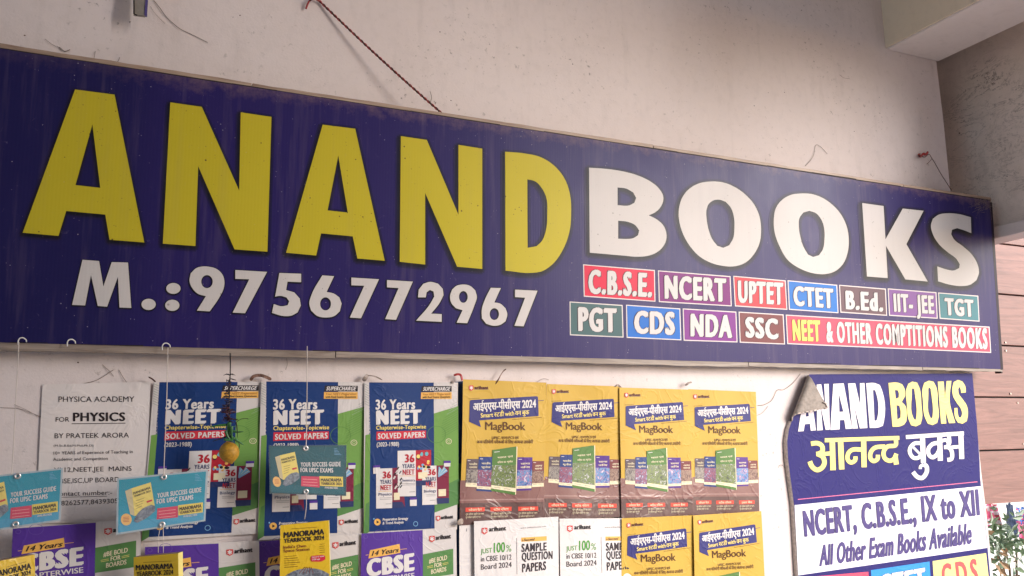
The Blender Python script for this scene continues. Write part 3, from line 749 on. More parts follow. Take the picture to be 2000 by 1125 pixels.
K = cr(690, 720, 5.487); Lc = cr(690, 900, 5.0)
NEETQ = [(711.5, 747.3), (894, 747), (892, 1034), (709, 1046)]
def kp(x, y): return K((x, y))
def neet_poster(inst, label, rank, seed, bendamp=.0022):
    t = empty('exam_poster', PW((inst[2][0] + inst[3][0]) / 2, inst[3][1], 0), label, 'poster', 'blue and green exam posters in the top row')
    s = Sheet(t, (0, -.004 - rank * .006, 0), YN, NEETQ, inst, mkbend(seed, bendamp))
    tl, tr, br, bl = NEETQ
    s.quad('sheet', (tl, tr, br, bl), white, 0, 24, 30)
    bxt, bxb = K((168, 148)), Lc((150, 692)); bx2t, bx2b = K((862, 150)), Lc((790, 660))
    s.quad('blue_panel', (bxt, bx2t, bx2b, bxb), blue, 1, 14, 24)
    s.quad('side_strip', (K((120, 150)), K((168, 150)), K((178, 700)), K((148, 710))), white, 1, 2, 12)
    g0, g1 = K((128, 712)), K((180, 700)); s.quad('side_strip', (g0, g1, bxb, bl), green, 1.3, 2, 16)
    s.quad('side_strip', (Lc((118, 420)), Lc((152, 400)), bxb, bl), green2, 1.6, 2, 8)
    for k in range(16):
        a, b = K((122, 165 + 26 * k), (166, 190 + 26 * k)) if k < 9 else (None, None)
        if a is not None: s.line('side_strip', a, b, .8, hatch, 2)
    s.quad('green_panel', (K((864, 480)), K((1122, 402)), Lc((1025, 420)), Lc((790, 505))), green, 1, 8, 16)
    s.poly('green_panel', [Lc((790, 330)), Lc((930, 220)), Lc((1032, 170)), Lc((1025, 420)), Lc((790, 503))], green2, 1.9, smooth=False)
    for k in range(13):
        a, b = K((1118, 352 + 24 * k)), K((1118 - min(170, 60 + 20 * k), 352 + 24 * k + min(170, 60 + 20 * k) * .55)); s.line('green_panel', a, b, .55, hatch_g if k > 3 else hatch, 2.4)
    s.ell('green_panel', K((890, 705)), 100 / 5.487, 92 / 5.487, hatch_g, 2.2, 30, .95); s.ell('green_panel', K((1020, 778)), 32 / 5.487, 30 / 5.487, cream, 2.2, 20, .82); s.ell('green_panel', K((1020, 778)), 15 / 5.487, 14 / 5.487, cream, 2.5, 14, .8)
    s.text('lettering:0', '36 Years', K((236, 437)), K((662, 430)), 18.3, white2, 3, bold=.035, off=.012, sp=1.12)
    s.text('lettering:1', 'NEET', K((241, 594)), K((728, 583)), K((240, 455)), white2, 3, bold=.085, off=.012, sp=1.32)
    s.text('lettering:2', 'Chapterwise-Topicwise', K((241, 654)), K((778, 640)), 7.6, yellowt, 3, bold=.03, sp=1.08)
    s.quad('red_banner', K((245, 675), (777, 662), (777, 742), (243, 766)), red, 2.2, 6, 2)
    s.text('red_banner', 'SOLVED PAPERS', K((258, 752)), K((765, 733)), 10.4, white2, 3.4, bold=.045, sp=1.15)
    s.text('lettering:3', '(2023-1988)', K((246, 834)), K((486, 828)), 8.0, white2, 3, bold=.03, sp=1.05)
    s.quad('supercharge_tag', K((735, 187), (1052, 187), (1052, 246), (727, 246)), black, 2.2, 4, 2)
    s.text('supercharge_tag', 'SUPERCHARGE', K((745, 237)), K((1030, 236)), 7.2, white2, 3.3, bold=.045, sp=1.1, shear=.25)
    s.quad('supercharge_tag', K((726, 254), (1052, 252), (1052, 324), (724, 324)), orange, 2.2, 4, 2)
    s.text('supercharge_tag', 'Your NEET Preparation', K((740, 287)), K((1036, 282)), 4.3, P_((150, 96, 50)), 3.3, shear=.2)
    s.text('supercharge_tag', 'with Real Exams Questions', K((740, 315)), K((1036, 312)), 3.8, black, 3.3, bold=.02)
    rnd = random.Random(5)
    def cover(q, name, h36, yrs, nt_, nm_, side, cols, kind):
        s.quad('book_picture', [Lc(p) for p in q], white2, 2.6 + kind * .5, 4, 6); s.quad('book_picture', [Lc(p) for p in side], cols[0], 2.5 + kind * .5, 3, 6)
        (a, b, c, d) = side; lv = 3.2 + kind * .5
        for k in range(16):
            u, v = rnd.uniform(.1, .82), rnd.uniform(.03, .55); p = (a[0] + (b[0] - a[0]) * u, a[1] + (d[1] - a[1]) * v)
            if kind == 0: q0 = (p[0] + 18, p[1] - 26); s.line('book_picture', Lc(p), Lc(q0), rnd.uniform(1.8, 3.0), cols[1 + k % 2], lv + .1 * (k % 5))
            elif kind == 1: s.ell('book_picture', Lc(p), rnd.uniform(1.6, 4.2), rnd.uniform(1.6, 4.2), cols[1 + k % (len(cols) - 1)], lv + .1 * (k % 8), 10)
            else: s.line('book_picture', Lc((a[0] + 20, a[1] + 110)), Lc((a[0] + 28 + 5.2 * k, a[1] + 14 + 6 * (k % 9))), 2.2, cols[1 + k % (len(cols) - 1)], lv + .07 * k)
        w0, h0 = b[0] - a[0], d[1] - a[1]
        s.quad('book_picture', [Lc(p) for p in ((a[0] + .15 * w0, a[1] + .62 * h0), (a[0] + .75 * w0, a[1] + .61 * h0), (a[0] + .75 * w0, a[1] + .79 * h0), (a[0] + .15 * w0, a[1] + .8 * h0))], cream, lv + 1.2, 1, 1)
        s.quad('book_picture', [Lc(p) for p in ((a[0] + .0 * w0, a[1] + .85 * h0), (a[0] + w0, a[1] + .84 * h0), (c[0], c[1]), (d[0], d[1]))], navy, lv + 1.1, 1, 1)
        for (txt, bl_, br_, h_, m_, bo) in (('36', *h36, redink, .06), ('YEARS', *yrs, navy, .03), ('NEET', *nt_, redink, .045), (name, *nm_, navy, .02)):
            s.text('book_picture', txt, Lc(bl_), Lc(br_), h_, m_, lv + .3, bold=bo, sp=1.1)
        y = nm_[0][1]; x = q[0][0]; xe = q[1][0]
        s.line('book_picture', Lc((x + 20, nt_[0][1] + 12)), Lc((xe - 6, nt_[0][1] + 10)), .7, orange, lv + .3)
        for k in (0, 1): s.line('book_picture', Lc((x + 35, y + 20 + 14 * k)), Lc((xe - 8, y + 17 + 14 * k)), .6, grey_ink, lv + .3)
        s.line('book_picture', Lc((xe - 65, q[2][1] - 40)), Lc((xe - 10, q[2][1] - 43)), .8, grey_ink, lv + .3)
    cover([(218, 75), (375, 70), (375, 460), (218, 465)], 'Physics', ((280, 170), (364, 168), 13), ((256, 222), (367, 221), 7.6), ((260, 285), (367, 283), 9.8), ((240, 341), (370, 334), 5.4), [(375, 70), (470, 62), (500, 452), (375, 460)], (darkred, white, black), 0)
    cover([(668, 50), (808, 45), (815, 425), (668, 430)], 'Biology', ((722, 140), (802, 138), 12), ((697, 193), (804, 192), 7.2), ((704, 252), (804, 250), 9.4), ((685, 309), (805, 303), 5.2), [(808, 45), (930, 40), (930, 412), (815, 420)], (darkred, lightblue, teal2, white, lightblue), 2)
    cover([(428, -98), (606, -103), (606, 343), (430, 346)], 'Chemistry', ((497, 14), (594, 12), 15.2), ((472, 70), (593, 70), 8), ((476, 135), (593, 133), 10), ((450, 202), (598, 199), 5), [(606, -103), (758, -108), (756, 235), (606, 243)], (redink, yellowt, black, lightblue, teal2, orange), 1)
    for q in ([(188, 45), (255, 40), (255, 122), (190, 126)], [(880, 0), (945, -2), (943, 54), (880, 56)], [(545, 358), (613, 355), (613, 438), (547, 440)]):
        sk = 'small_tag:%d' % int(q[0][0]); s.quad(sk, [Lc(p) for p in q], white2, 5.2, 1, 1); (a, b, c, d) = q
        s.quad(sk, [Lc(p) for p in (a, b, (b[0], b[1] + 22), (a[0], a[1] + 22))], purple, 5.6, 1, 1)
    s.ell('play_button', Lc((230, 597)), 6.4, 6.6, orange, 2.4, 20); s.poly('play_button', [Lc(p) for p in ((222, 582), (247, 597), (222, 612))], black, 3, smooth=False); s.ell('play_button', Lc((196, 566)), 1.6, 1.6, lightblue, 2.4, 10)
    s.text('caption', 'Preparation Strategy', Lc((280, 584)), Lc((528, 572)), 5, white2, 3, bold=.035, shear=.12); s.text('caption', '& Trend Analysis', Lc((278, 620)), Lc((484, 609)), 5, white2, 3, bold=.035, shear=.12)
    s.ell('ring', Lc((603, 614)), 4.6, 5, lightblue, 2.4, 24, .78)
    logo(s, lambda *p: Lc(*p), ((803, 535), (845, 588)), (850, 566), (972, 558), 5.6)
    s.done(); return s
neet_poster([(288 + 12, 747), (520, 745.5), (507, 1042), (276, 1057)], 'blue and green exam poster behind the teal card and the lemon and chilli charm', 0, 1)
neet_poster([(509.5, 745.5), (711.5, 746.5), (707, 1043), (503, 1055)], 'blue and green exam poster behind the dark teal hanging card', 1, 2)
neet_poster([(711, 747.3), (894, 747), (892, 1034), (709, 1046)], 'blue and green exam poster nothing hangs in front of, beside the yellow posters', 2, 3)
# ---- the purple school board posters
CBQ = [(704.4, 1041.6), (890, 1029.6), (893, 1290), (700, 1300)]
def cbse_poster(inst, label, rank, seed):
    t = empty('board_exam_poster', PW((inst[2][0] + inst[3][0]) / 2, inst[3][1], 0), label, 'poster', 'purple, white and green board exam posters at the bottom')
    s = Sheet(t, (0, -.004 - rank * .006, 0), YN, CBQ, inst, mkbend(seed))
    s.quad('sheet', CBQ, white, 0, 20, 24)
    s.quad('purple_panel', (CBQ[0], Lc((672, 675)), Lc((680, 1900)), CBQ[3]), purple, 1, 12, 18)
    s.quad('green_panel', (Lc((672, 912)), Lc((970, 856)), Lc((972, 1105)), Lc((672, 1150))), green2, 1, 8, 8)
    s.poly('orange_tag', [Lc(p) for p in ((155, 870), (443, 808), (450, 896), (138, 950))], orange, 2, smooth=False)
    s.line('orange_tag', Lc((112, 918)), Lc((140, 914)), .9, orange, 2); s.line('orange_tag', Lc((450, 862)), Lc((515, 856)), .9, orange, 2)
    s.text('orange_tag', '14 Years', Lc((168, 926)), Lc((428, 888)), (Lc((172, 878))), black, 3, bold=.03, shear=.25)
    s.text('lettering:0', 'CBSE', Lc((120, 1124)), Lc((590, 1062)), (Lc((118, 966))), white2, 3, bold=.075, off=.012, sp=1.18)
    s.text('lettering:1', 'CHAPTERWISE', Lc((120, 1196)), Lc((590, 1140)), (Lc((118, 1146))), white2, 3, bold=.02)
    s.text('slogan', '#BE BOLD', Lc((732, 1000)), Lc((910, 962)), 8.6, cream, 2.2, bold=.03); s.text('slogan', 'FOR', Lc((786, 1040)), Lc((860, 1028)), 8, cream, 2.2, bold=.03); s.text('slogan', 'BOARDS', Lc((754, 1104)), Lc((903, 1075)), 8.6, cream, 2.2, bold=.03)
    for (a, b) in (((866, 1002), (922, 988)), ((866, 1016), (922, 1002)), ((714, 1032), (772, 1020)), ((716, 1046), (774, 1034))): s.line('slogan', Lc(a), Lc(b), .7, yellowt, 2.2)
    s.ell('ring', Lc((112, 738)), 4.2, 4.2, purple2, 2, 20, .7); s.ell('ring', Lc((240, 722)), 11, 10, purple2, 2, 24, .93)
    logo(s, lambda *p: Lc(*p), ((735, 730), (790, 796)), (798, 768), (948, 752), 7.2, lev=2)
    s.done()
cbse_poster([(26, 1033), (224, 1015), (226, 1290), (10, 1305)], 'board exam poster at the far left under the physics notice', 1, 11) if False else None
cbse_poster([(25.5, 1032), (275, 1012), (272, 1280), (14, 1300)], 'purple and green board exam poster under the physics notice', 3, 11)
cbse_poster([(283, 1068), (505, 1055.5), (508, 1315), (280, 1325)], 'board exam poster partly hidden behind the second yellow box', 4, 12)
cbse_poster([(505, 1057), (705, 1041), (708, 1300), (500, 1315)], 'board exam poster partly hidden behind the third yellow box', 3, 13)
cbse_poster([(704.4, 1041.6), (890, 1029.6), (893, 1290), (700, 1300)], 'board exam poster in full view below the unobstructed blue one', 4, 14)
# dark blue sheet edge between the blue and the yellow posters, and a narrow white sheet
t = empty('narrow_poster', PW(896, 1040), 'narrow dark blue poster edge showing left of the first yellow poster', 'poster')
s = Sheet(t, (0, -.0035, 0), YN, bend=mkbend(31, .0008)); s.quad('sheet', ((888, 746), (906, 744), (904, 1200), (888, 1200)), P_((34, 62, 104)), 0, 2, 20); s.quad('stripe', ((888, 905), (903, 905), (902, 990), (888, 992)), green2, 1, 2, 6); s.done()
t = empty('narrow_poster', PW(912, 1140), 'narrow white paper strip between the purple poster and the sample papers', 'poster')
s = Sheet(t, (0, -.0205, 0), YN, bend=mkbend(32, .0012)); s.quad('sheet', ((897, 1026), (930, 1020), (932, 1260), (898, 1262)), white2, 0, 4, 16); s.line('crease', (911, 1032), (911, 1038), 1, grey_ink, 1); s.done()

# ---- yellow magazine book posters
M_ = cr(890, 720, 5.488); N_ = cr(890, 900, 5.0)
MBQ = [(903, 741), (1066.7, 747.3), (1061, 1014), (896, 1026)]
ylw = P_((198, 160, 64)); brownp = P_((128, 88, 84), .3, .4); brownd = P_((92, 64, 62), .3, .4); vio = P_((46, 44, 108)); mb_ink = P_((84, 46, 24)); dgreen = P_((84, 120, 60)); salmon = P_((216, 76, 60))
def picmat(name, cols, scale, seed):
    m, t, b = nodes(name); p = pos(t); g = N(t, 'ShaderNodeVectorMath', operation='ADD'); t.links.new(p, g.inputs[0]); g.inputs[1].default_value = (seed, 0, seed)
    n = noise(t, scale, 5, .7, g.outputs[0], 1.5)
    st = [(.34 + .30 * i / (len(cols) - 1), lin(c)) for i, c in enumerate(cols)]; r = ramp(t, n.outputs[0], st)
    t.links.new(r.outputs[0], b.inputs['Base Color']); b.inputs['Roughness'].default_value = .42; return m
pic_g = picmat('meadow_print', [(30, 40, 24), (50, 66, 30), (112, 130, 50), (40, 56, 34), (200, 200, 190)], 75, 1)
pic_b = picmat('dark_blue_print', [(30, 40, 80), (44, 40, 90), (150, 44, 70), (44, 60, 110), (180, 180, 200)], 80, 4)
pic_v = picmat('violet_print', [(34, 30, 84), (50, 50, 140), (80, 150, 190), (140, 40, 110), (200, 200, 215)], 60, 7)
pic_r = picmat('brown_print', [(60, 34, 30), (96, 54, 48), (150, 120, 100), (90, 42, 42)], 70, 9)
pic_n = picmat('grey_print', [(46, 40, 42), (84, 72, 72), (150, 140, 130), (60, 48, 52)], 70, 12)
def mag_poster(inst, label, rank, seed, full=True, tint=None):
    t = empty('magazine_poster', PW((inst[2][0] + inst[3][0]) / 2, inst[3][1], 0), label, 'poster', 'yellow magazine book posters')
    s = Sheet(t, (0, -.004 - rank * .006, 0), YN, MBQ, inst, mkbend(seed, .0034, 13))
    s.quad('sheet', MBQ, ylw, 0, 20, 28)
    yl, yr = N_((32, 190)), N_((862, 185))
    s.quad('brown_panel', (yl, yr, MBQ[2], MBQ[3]), brownp, 1, 10, 10)
    s.quad('brown_panel', (N_((30, 412)), N_((850, 400)), MBQ[2], MBQ[3]), brownd, 1.5, 10, 5)
    s.quad('fold_line', (N_((29, 378)), N_((851, 366)), N_((851, 378)), N_((29, 391))), P_((158, 124, 118), .25, .5), 1.8, 12, 1)
    logo(s, lambda *p: M_(*p), ((133, 180), (182, 240)), (193, 219), (345, 219), 5.2, ink=P_((90, 40, 30)))
    s.poly('speech_panel', [M_(p) for p in ((142, 352), (150, 340), (165, 336), (860, 296), (873, 300), (878, 312), (882, 508), (240, 556), (262, 628), (133, 570))], vio, 2, smooth=False)
    s.line('speech_panel', M_((880, 345)), M_((938, 341)), 1.1, vio, 2); s.line('speech_panel', M_((595, 547)), M_((915, 522)), .7, mb_ink, 2); s.line('speech_panel', M_((130, 325)), M_((250, 318)), .6, mb_ink, 2)
    s.text('speech_panel', 'आईएएस-पीसीएस 2024', M_((175, 450)), M_((855, 414)), 14.6, white2, 3, bold=.03, off=.010, res=3)
    s.text('speech_panel', ['Smart', .22, ('स', .70), 'ट', 'डी', .22, 'with', .22, 'व', 'न', .22, 'बु', 'क'], M_((258, 526)), M_((780, 490)), 8.4, yellowt, 3, bold=.02)
    s.text('title_lettering', 'MagBook', M_((308, 656)), M_((738, 660)), 15.6, mb_ink, 3, bold=.004, sp=.96)
    s.text('caption', ['UPSC,', .25, 'रा', ('ज', .72), 'य', .25, 'PCS', .25, 'ए', 'वं'], M_((378, 755)), M_((665, 753)), 5.0, mb_ink, 3, bold=.02)
    s.text('caption', ['अ', ('न', .70), 'य', .25, 'प्र'[0], 'ति'[1] + 'त', 'यो', 'गी', .25, 'प', 'री', 'क्षा'[0], 'ओं', .25, 'के', .25, 'ि' + 'ल', 'ए', .25, 'अ', ('त', .7), 'य', ('न', .7), 'त', .25, 'उ', 'प', 'यो', 'गी'], M_((215, 802)), M_((820, 802)), 6.0, mb_ink, 3, bold=.022)
    def bk(q, m, pm, lev, txt, split=.38, foot=None):
        a, b, c, d = [np.array(p) for p in q]; L = lambda u, v: tuple(a * (1 - u) * (1 - v) + b * u * (1 - v) + c * u * v + d * (1 - u) * v)
        s.quad('book_picture', q, m, lev, 2, 4); s.quad('book_picture', (L(0, split), L(1, split), L(1, .86), L(0, .86)), pm, lev + .3, 2, 3); s.quad('book_picture', (L(0, .86), L(1, .86), L(1, .94 if foot else 1), L(0, .94 if foot else 1)), cream, lev + .5, 2, 1)
        s.line('book_picture', L(.08, .06), L(.3, .06), 1.0, white2, lev + .6)
        for i, tx in enumerate(txt): s.text('book_picture', tx, L(.22, .22 + .11 * i), L(.86, .215 + .11 * i), 3.4 if len(txt) > 1 else 4.2, cream, lev + .6, bold=.02)
        s.line('book_picture', L(.1, .9), L(.4, .9), .6, grey_ink, lev + .8); s.line('book_picture', L(.55, .9), L(.8, .9), .6, grey_ink, lev + .8)
    bk([M_((105, 968)), M_((240, 968)), N_((208, 258)), N_((84, 250))], P_((92, 78, 84)), pic_n, 2.2, ['भारतीय', 'राजव्यवस्था'.replace('्', '')])
    bk([M_((812, 990)), M_((938, 990)), N_((852, 250)), N_((735, 256))], P_((120, 62, 62)), pic_r, 2.2, ['अथ', 'शास'])
    bk([M_((237, 945)), M_((388, 945)), N_((345, 302)), N_((192, 292))], P_((44, 62, 118)), pic_b, 3.0, ['भारतीय', 'भूगोल'], foot=1)
    bk([M_((650, 950)), M_((812, 950)), N_((730, 286)), N_((585, 292))], P_((82, 48, 128)), pic_v, 3.0, ['सामा', 'विज'], foot=1)
    bk([M_((385, 872)), M_((640, 834)), N_((575, 333)), N_((335, 292))], dgreen, pic_g, 3.8, ['भारत एवं', 'विश्व का भूगोल'.replace('्', '')], foot=1)
    s.quad('book_picture', (M_((640, 834)), M_((650, 838)), N_((582, 325)), N_((575, 333))), cream, 3.9, 1, 4)
    for (x0, x1, y, tt) in ((85, 276, 452, 'नवीनतम पैटन'), (333, 542, 448, 'सटीक विवरण'), (606, 798, 444, 'तथय बैंक')):
        s.quad('red_tag', [N_(p) for p in ((x0, y + 4), (x1, y), (x1, y + 40), (x0, y + 46))], salmon, 2.2, 2, 1); s.text('red_tag', tt, N_((x0 + 30, y + 38)), N_((x1 - 30, y + 32)), 4.2, cream, 3, bold=.02)
        for k in range(2): s.text('red_tag', 'पूण विवरण सहित नए पशन', N_((x0 + 2, y + 78 + 30 * k)), N_((x1 - 8 - 30 * k, y + 72 + 30 * k)), 3.4, cream, 3)
    s.done()
mag_poster([(903, 741), (1066.7, 747.3), (1061, 1014), (896, 1026)], 'magazine poster, first from the left in the upper yellow row', 2, 21)
mag_poster([(1066.5, 750), (1210.5, 755), (1213, 1009), (1060, 1016)], 'magazine poster, second from the left in the upper yellow row', 1, 22)
mag_poster([(1207.5, 757), (1346, 761), (1352, 1005), (1211.5, 1014)], 'magazine poster, third from the left in the upper yellow row', 2, 23)
mag_poster([(1344, 760), (1474, 765.5), (1481, 999), (1350.5, 1008)], 'magazine poster at the right end of the upper yellow row', 1, 24)
mag_poster([(1213.5, 1012), (1351.5, 1006), (1359, 1262), (1214, 1272)], 'lower yellow magazine poster overlapping a white sample paper', 4, 25)
mag_poster([(1351.5, 1006.5), (1484, 998), (1497, 1250), (1358, 1262)], 'lower yellow magazine poster nearest the portrait sign', 5, 26)

# ---- white sample paper posters
SQ = [(925, 1018), (1090, 1009), (1092, 1240), (928, 1250)]
def sample_poster(inst, label, rank, seed):
    t = empty('sample_paper_poster', PW((inst[2][0] + inst[3][0]) / 2, inst[3][1], 0), label, 'poster', 'white sample question paper posters')
    s = Sheet(t, (0, -.004 - rank * .006, 0), YN, SQ, inst, mkbend(seed, .0028, 10)); n = lambda x, y: N_((x, y))
    s.quad('sheet', SQ, white2, 0, 18, 22)
    logo(s, lambda *p: N_(*p), ((248, 652), (305, 720)), (318, 686), (485, 674), 7.2, lev=1)
    s.text('caption', 'www.arihantbooks.com', n(625, 662), n(880, 645), 2.8, grey_ink, 1)
    gtxt = P_((82, 150, 60)); dk = P_((48, 38, 46))
    s.text('score_line', 'JUST', n(240, 907), n(350, 893), 9, gtxt, 1, bold=.012); s.text('score_line', '100', n(366, 897), n(476, 888), 19, gtxt, 1, bold=.03); s.text('score_line', '%', n(486, 887), n(536, 883), 13, gtxt, 1)
    s.text('score_line', 'in CBSE 10/12', n(242, 984), n(538, 962), 10, dk, 1, bold=.015); s.text('score_line', 'Board 2024', n(242, 1062), n(540, 1036), 10.2, dk, 1, bold=.015)
    s.line('divider', n(587, 752), n(592, 1108), .8, grey_ink, 1)
    s.quad('yellow_tag', [n(632, 748), n(884, 735), n(884, 778), n(632, 790)], orange, 1, 2, 1); s.text('yellow_tag', 'i-Succeed', n(640, 784), n(760, 776), 5.2, dk, 2, bold=.02, shear=.2)
    s.text('lettering:0', 'SAMPLE', n(634, 888), n(884, 872), 15, dk, 1, bold=.05, off=.006, sp=1.16); s.text('lettering:1', 'QUESTION', n(637, 972), n(943, 955), 14.8, dk, 1, bold=.05, off=.006, sp=1.16); s.text('lettering:2', 'PAPERS', n(640, 1086), n(878, 1062), 16, dk, 1, bold=.05, off=.006, sp=1.16)
    s.done()
sample_poster(SQ, 'white sample paper poster shown whole, left of its twin', 4, 41)
sample_poster([(1092.6, 1013), (1250, 1011.5), (1254, 1236), (1095, 1245)], 'white sample paper poster cut off by the lower yellow poster', 3, 42)

# ---- typed physics notice
Q_ = cr(0, 720, 5.487); R_ = cr(0, 900, 5.0)
t = empty('paper_notice', PW(180, 1018), 'creased white typed physics notice on the wall at the left', 'notice')
rb = random.Random(3); wr = [(rb.uniform(0, 6.28), rb.uniform(20, 60), rb.uniform(-1, 1)) for _ in range(5)]
s = Sheet(t, (0, -.003, 0), YN, bend=lambda x, z: .0018 + .0007 * sum(math.sin(f * (x * math.cos(a * 1.7) + z * math.sin(a * 1.7)) + a) for a, f, c in wr) * .6)
ppr = printed((222, 212, 207), .6, .3); s.quad('sheet', ((83, 751), (294, 745.5), (284, 1019), (70, 1022)), ppr, 0, 44, 50)
ink = P_((44, 36, 38)); 
def tx(f, st, bl, br, h, **k): s.text('lettering', st, f(bl), f(br), h, ink, 1.6, **k)
tx(Q_, 'PHYSICA ACADEMY', (628, 357), (1440, 355), 10.4); tx(Q_, 'FOR', (598, 570), (743, 568), 8.8); tx(Q_, 'PHYSICS', (782, 563), (1342, 560), 16.2, bold=.035, off=.006, sp=1.08)
s.line('lettering', Q_((768, 591)), Q_((1345, 584)), 1.3, ink, 1.6)
tx(Q_, 'BY PRATEEK ARORA', (586, 746), (1382, 738), 9.4); tx(Q_, '(M.Sc.B.Ed,M.Phil,Ph.D)', (575, 835), (1000, 835), 3.8); tx(Q_, '10+ YEARS of Experience of Teaching in', (575, 922), (1422, 905), 6); tx(Q_, 'Academic and Competition', (570, 988), (1155, 978), 6)
tx(R_, 'XI,12,NEET,JEE  MAINS', (524, 112), (1285, 97), 9); tx(R_, 'CBSE,ISC,UP BOARD', (535, 222), (1165, 204), 9.2); tx(R_, 'Contact number:-', (524, 345), (1095, 331), 9); s.line('lettering', R_((524, 358)), R_((1045, 345)), .9, ink, 1.6); tx(R_, '98262577,8439305', (560, 438), (1150, 412), 9)
s.done()
tape = simple('brown_tape', (150, 112, 96), .5); 

# ------------------------------------------------------------------ portrait sign board with its corner bent over
Ip = cr(1480, 700, 4.3273); J = cr(1480, 920, 4.348)
t = empty('portrait_sign', PW(1746, 1250), 'upright purple and white shop board with its upper left corner curled over', 'sign')
YB = -.016
s = Sheet(t, (0, YB, 0), YN)
pv = P_((40, 34, 104), .5, .12); pw_ = P_((232, 224, 232), .4); py_ = P_((236, 218, 130), .4); sh_ = P_((36, 32, 62)); pink = P_((222, 110, 150))
F1, F2 = (1580.5, 731), (1546.5, 822)
left = [F2, (1541, 838), (1537.5, 862), (1539, 895), (1543.5, 931), (1551, 987), (1559, 1125), (1566, 1230)]
rt = [(1899, 729), (1905, 790), (1910, 850), (1914.5, 935), (1920, 985), (1927, 1050), (1934, 1125), (1945, 1230)]
# sheet built in rows between its left and right edges
rows = [(F1, (1899, 729)), ((1569, 762), (1902, 762)), ((1558, 791), (1905, 795)), (left[0], (1908, 826)), (left[1], (1909, 842)), (left[2], (1911, 866)), (left[3], (1913, 897)), (left[4], rt[3]), (left[5], rt[4]), ((1555, 1050), rt[5]), (left[6], rt[6]), (left[7], rt[7])]
V, T = [], []
for a, b in rows:
    for i in range(11): V.append((a[0] + (b[0] - a[0]) * i / 10, a[1] + (b[1] - a[1]) * i / 10))
for j in range(len(rows) - 1):
    for i in range(10): k = j * 11 + i; T.append((k, k + 11, k + 12, k + 1))
s.add('sheet', V, T, pv, 0)
anand = [
 ([(340,618),(400,225),(440,222),(490,608),(447,611),(440,552),(396,556),(386,615)], [[(415,350),(430,490),(404,492)]]),
 ([(497,222),(535,219),(570,430),(560,217),(598,215),(607,603),(572,604),(530,400),(548,606),(500,609)], []),
 ([(612,604),(637,215),(725,211),(795,593),(742,597),(730,520),(692,522),(690,600)], [[(682,290),(722,450),(688,452)]]),
 ([(762,212),(822,210),(865,400),(862,210),(900,208),(925,588),(862,592),(812,390),(845,592),(797,593)], []),
 ([(915,210),(985,208),(1030,225),(1050,275),(1065,530),(1055,570),(1020,583),(945,588)], [[(972,268),(990,268),(998,290),(1010,500),(1003,525),(985,527)]])]
bks = [
 ([(1103,208),(1180,205),(1220,220),(1240,260),(1243,320),(1215,368),(1245,400),(1257,460),(1255,530),(1235,560),(1200,574),(1138,578)], [[(1157,268),(1180,268),(1190,290),(1190,330),(1165,342)], [(1170,395),(1195,400),(1205,440),(1205,500),(1178,517)]]),
 ([(1305,196),(1345,205),(1365,250),(1382,400),(1388,500),(1375,555),(1335,575),(1295,565),(1272,510),(1258,380),(1252,270),(1270,215)], [[(1310,250),(1322,262),(1340,480),(1335,515),(1325,520),(1315,505),(1300,300),(1300,262)]]),
 ([(1445,188),(1485,198),(1508,245),(1520,380),(1528,490),(1515,545),(1475,564),(1435,550),(1410,495),(1395,360),(1390,260),(1405,208)], [[(1448,245),(1460,258),(1478,470),(1474,500),(1462,508),(1452,490),(1440,300),(1440,255)]]),
 ([(1520,197),(1570,195),(1580,340),(1595,192),(1635,190),(1620,360),(1668,545),(1615,548),(1585,440),(1592,550),(1548,552)], []),
 ([(1757,288),(1752,235),(1728,195),(1690,182),(1655,200),(1643,250),(1650,320),(1680,375),(1715,425),(1725,470),(1715,500),(1698,498),(1690,470),(1685,418),(1660,420),(1667,500),(1690,543),(1730,552),(1765,530),(1775,470),(1765,400),(1730,345),(1698,300),(1692,260),(1703,240),(1713,260),(1717,292)], [])]
for i, (o_, h_) in enumerate(anand + bks):
    o2 = Ip(*o_); h2 = [Ip(*h) for h in h_]
    for k in range(6): s.poly('letter_outline', [o2] + h2, sh_, 1 + .03 * k + .2 * (i % 2), n=3, shift=(.9 * math.cos(k * 1.05), .9 * math.sin(k * 1.05)))
    s.poly('letter:%d' % i, [o2] + h2, pw_ if i < 5 else py_, 2)
hindi = [
 (0, [(565,692),(1195,672)], 34), (0, [(448,722),(500,716),(540,738),(546,780),(520,803),(492,808)], 38), (0, [(505,808),(548,832),(562,880),(543,922),(500,943),(458,915),(438,870)], 40), (0, [(540,810),(635,800)], 34), (0, [(628,700),(635,945)], 46), (0, [(698,695),(708,938)], 46),
 (0, [(893,690),(897,920)], 44), (0, [(885,772),(805,770),(765,800),(757,850),(785,880),(820,862),(824,828)], 36), (0, [(1075,745),(995,752),(955,790),(950,842),(978,868),(1010,850),(1014,815)], 36),
 (0, [(1165,685),(1162,735),(1095,745),(1062,790),(1070,840),(1108,865),(1148,850),(1170,805)], 36), (0, [(1160,830),(1170,897)], 42),
 (1, [(1250,665),(1740,633)], 33), (1, [(1390,660),(1398,882)], 42), (1, [(1385,718),(1325,718),(1287,755),(1285,800),(1315,840),(1358,838),(1390,800)], 32), (1, [(1300,738),(1378,818)], 20), (1, [(1400,895),(1425,915),(1425,962),(1392,1008),(1348,1002),(1310,960)], 36), (1, [(1400,895),(1375,912),(1372,935)], 26),
 (1, [(1535,655),(1541,865)], 42), (1, [(1532,712),(1475,724),(1440,765),(1445,815),(1478,836),(1512,812),(1532,775)], 34), (1, [(1545,700),(1590,690),(1610,720)], 28),
 (1, [(1612,655),(1618,708),(1600,745),(1572,752)], 32), (1, [(1585,745),(1622,760),(1640,800),(1636,848),(1600,858)], 34), (1, [(1632,752),(1715,745)], 28), (1, [(1714,640),(1722,850)], 42)]
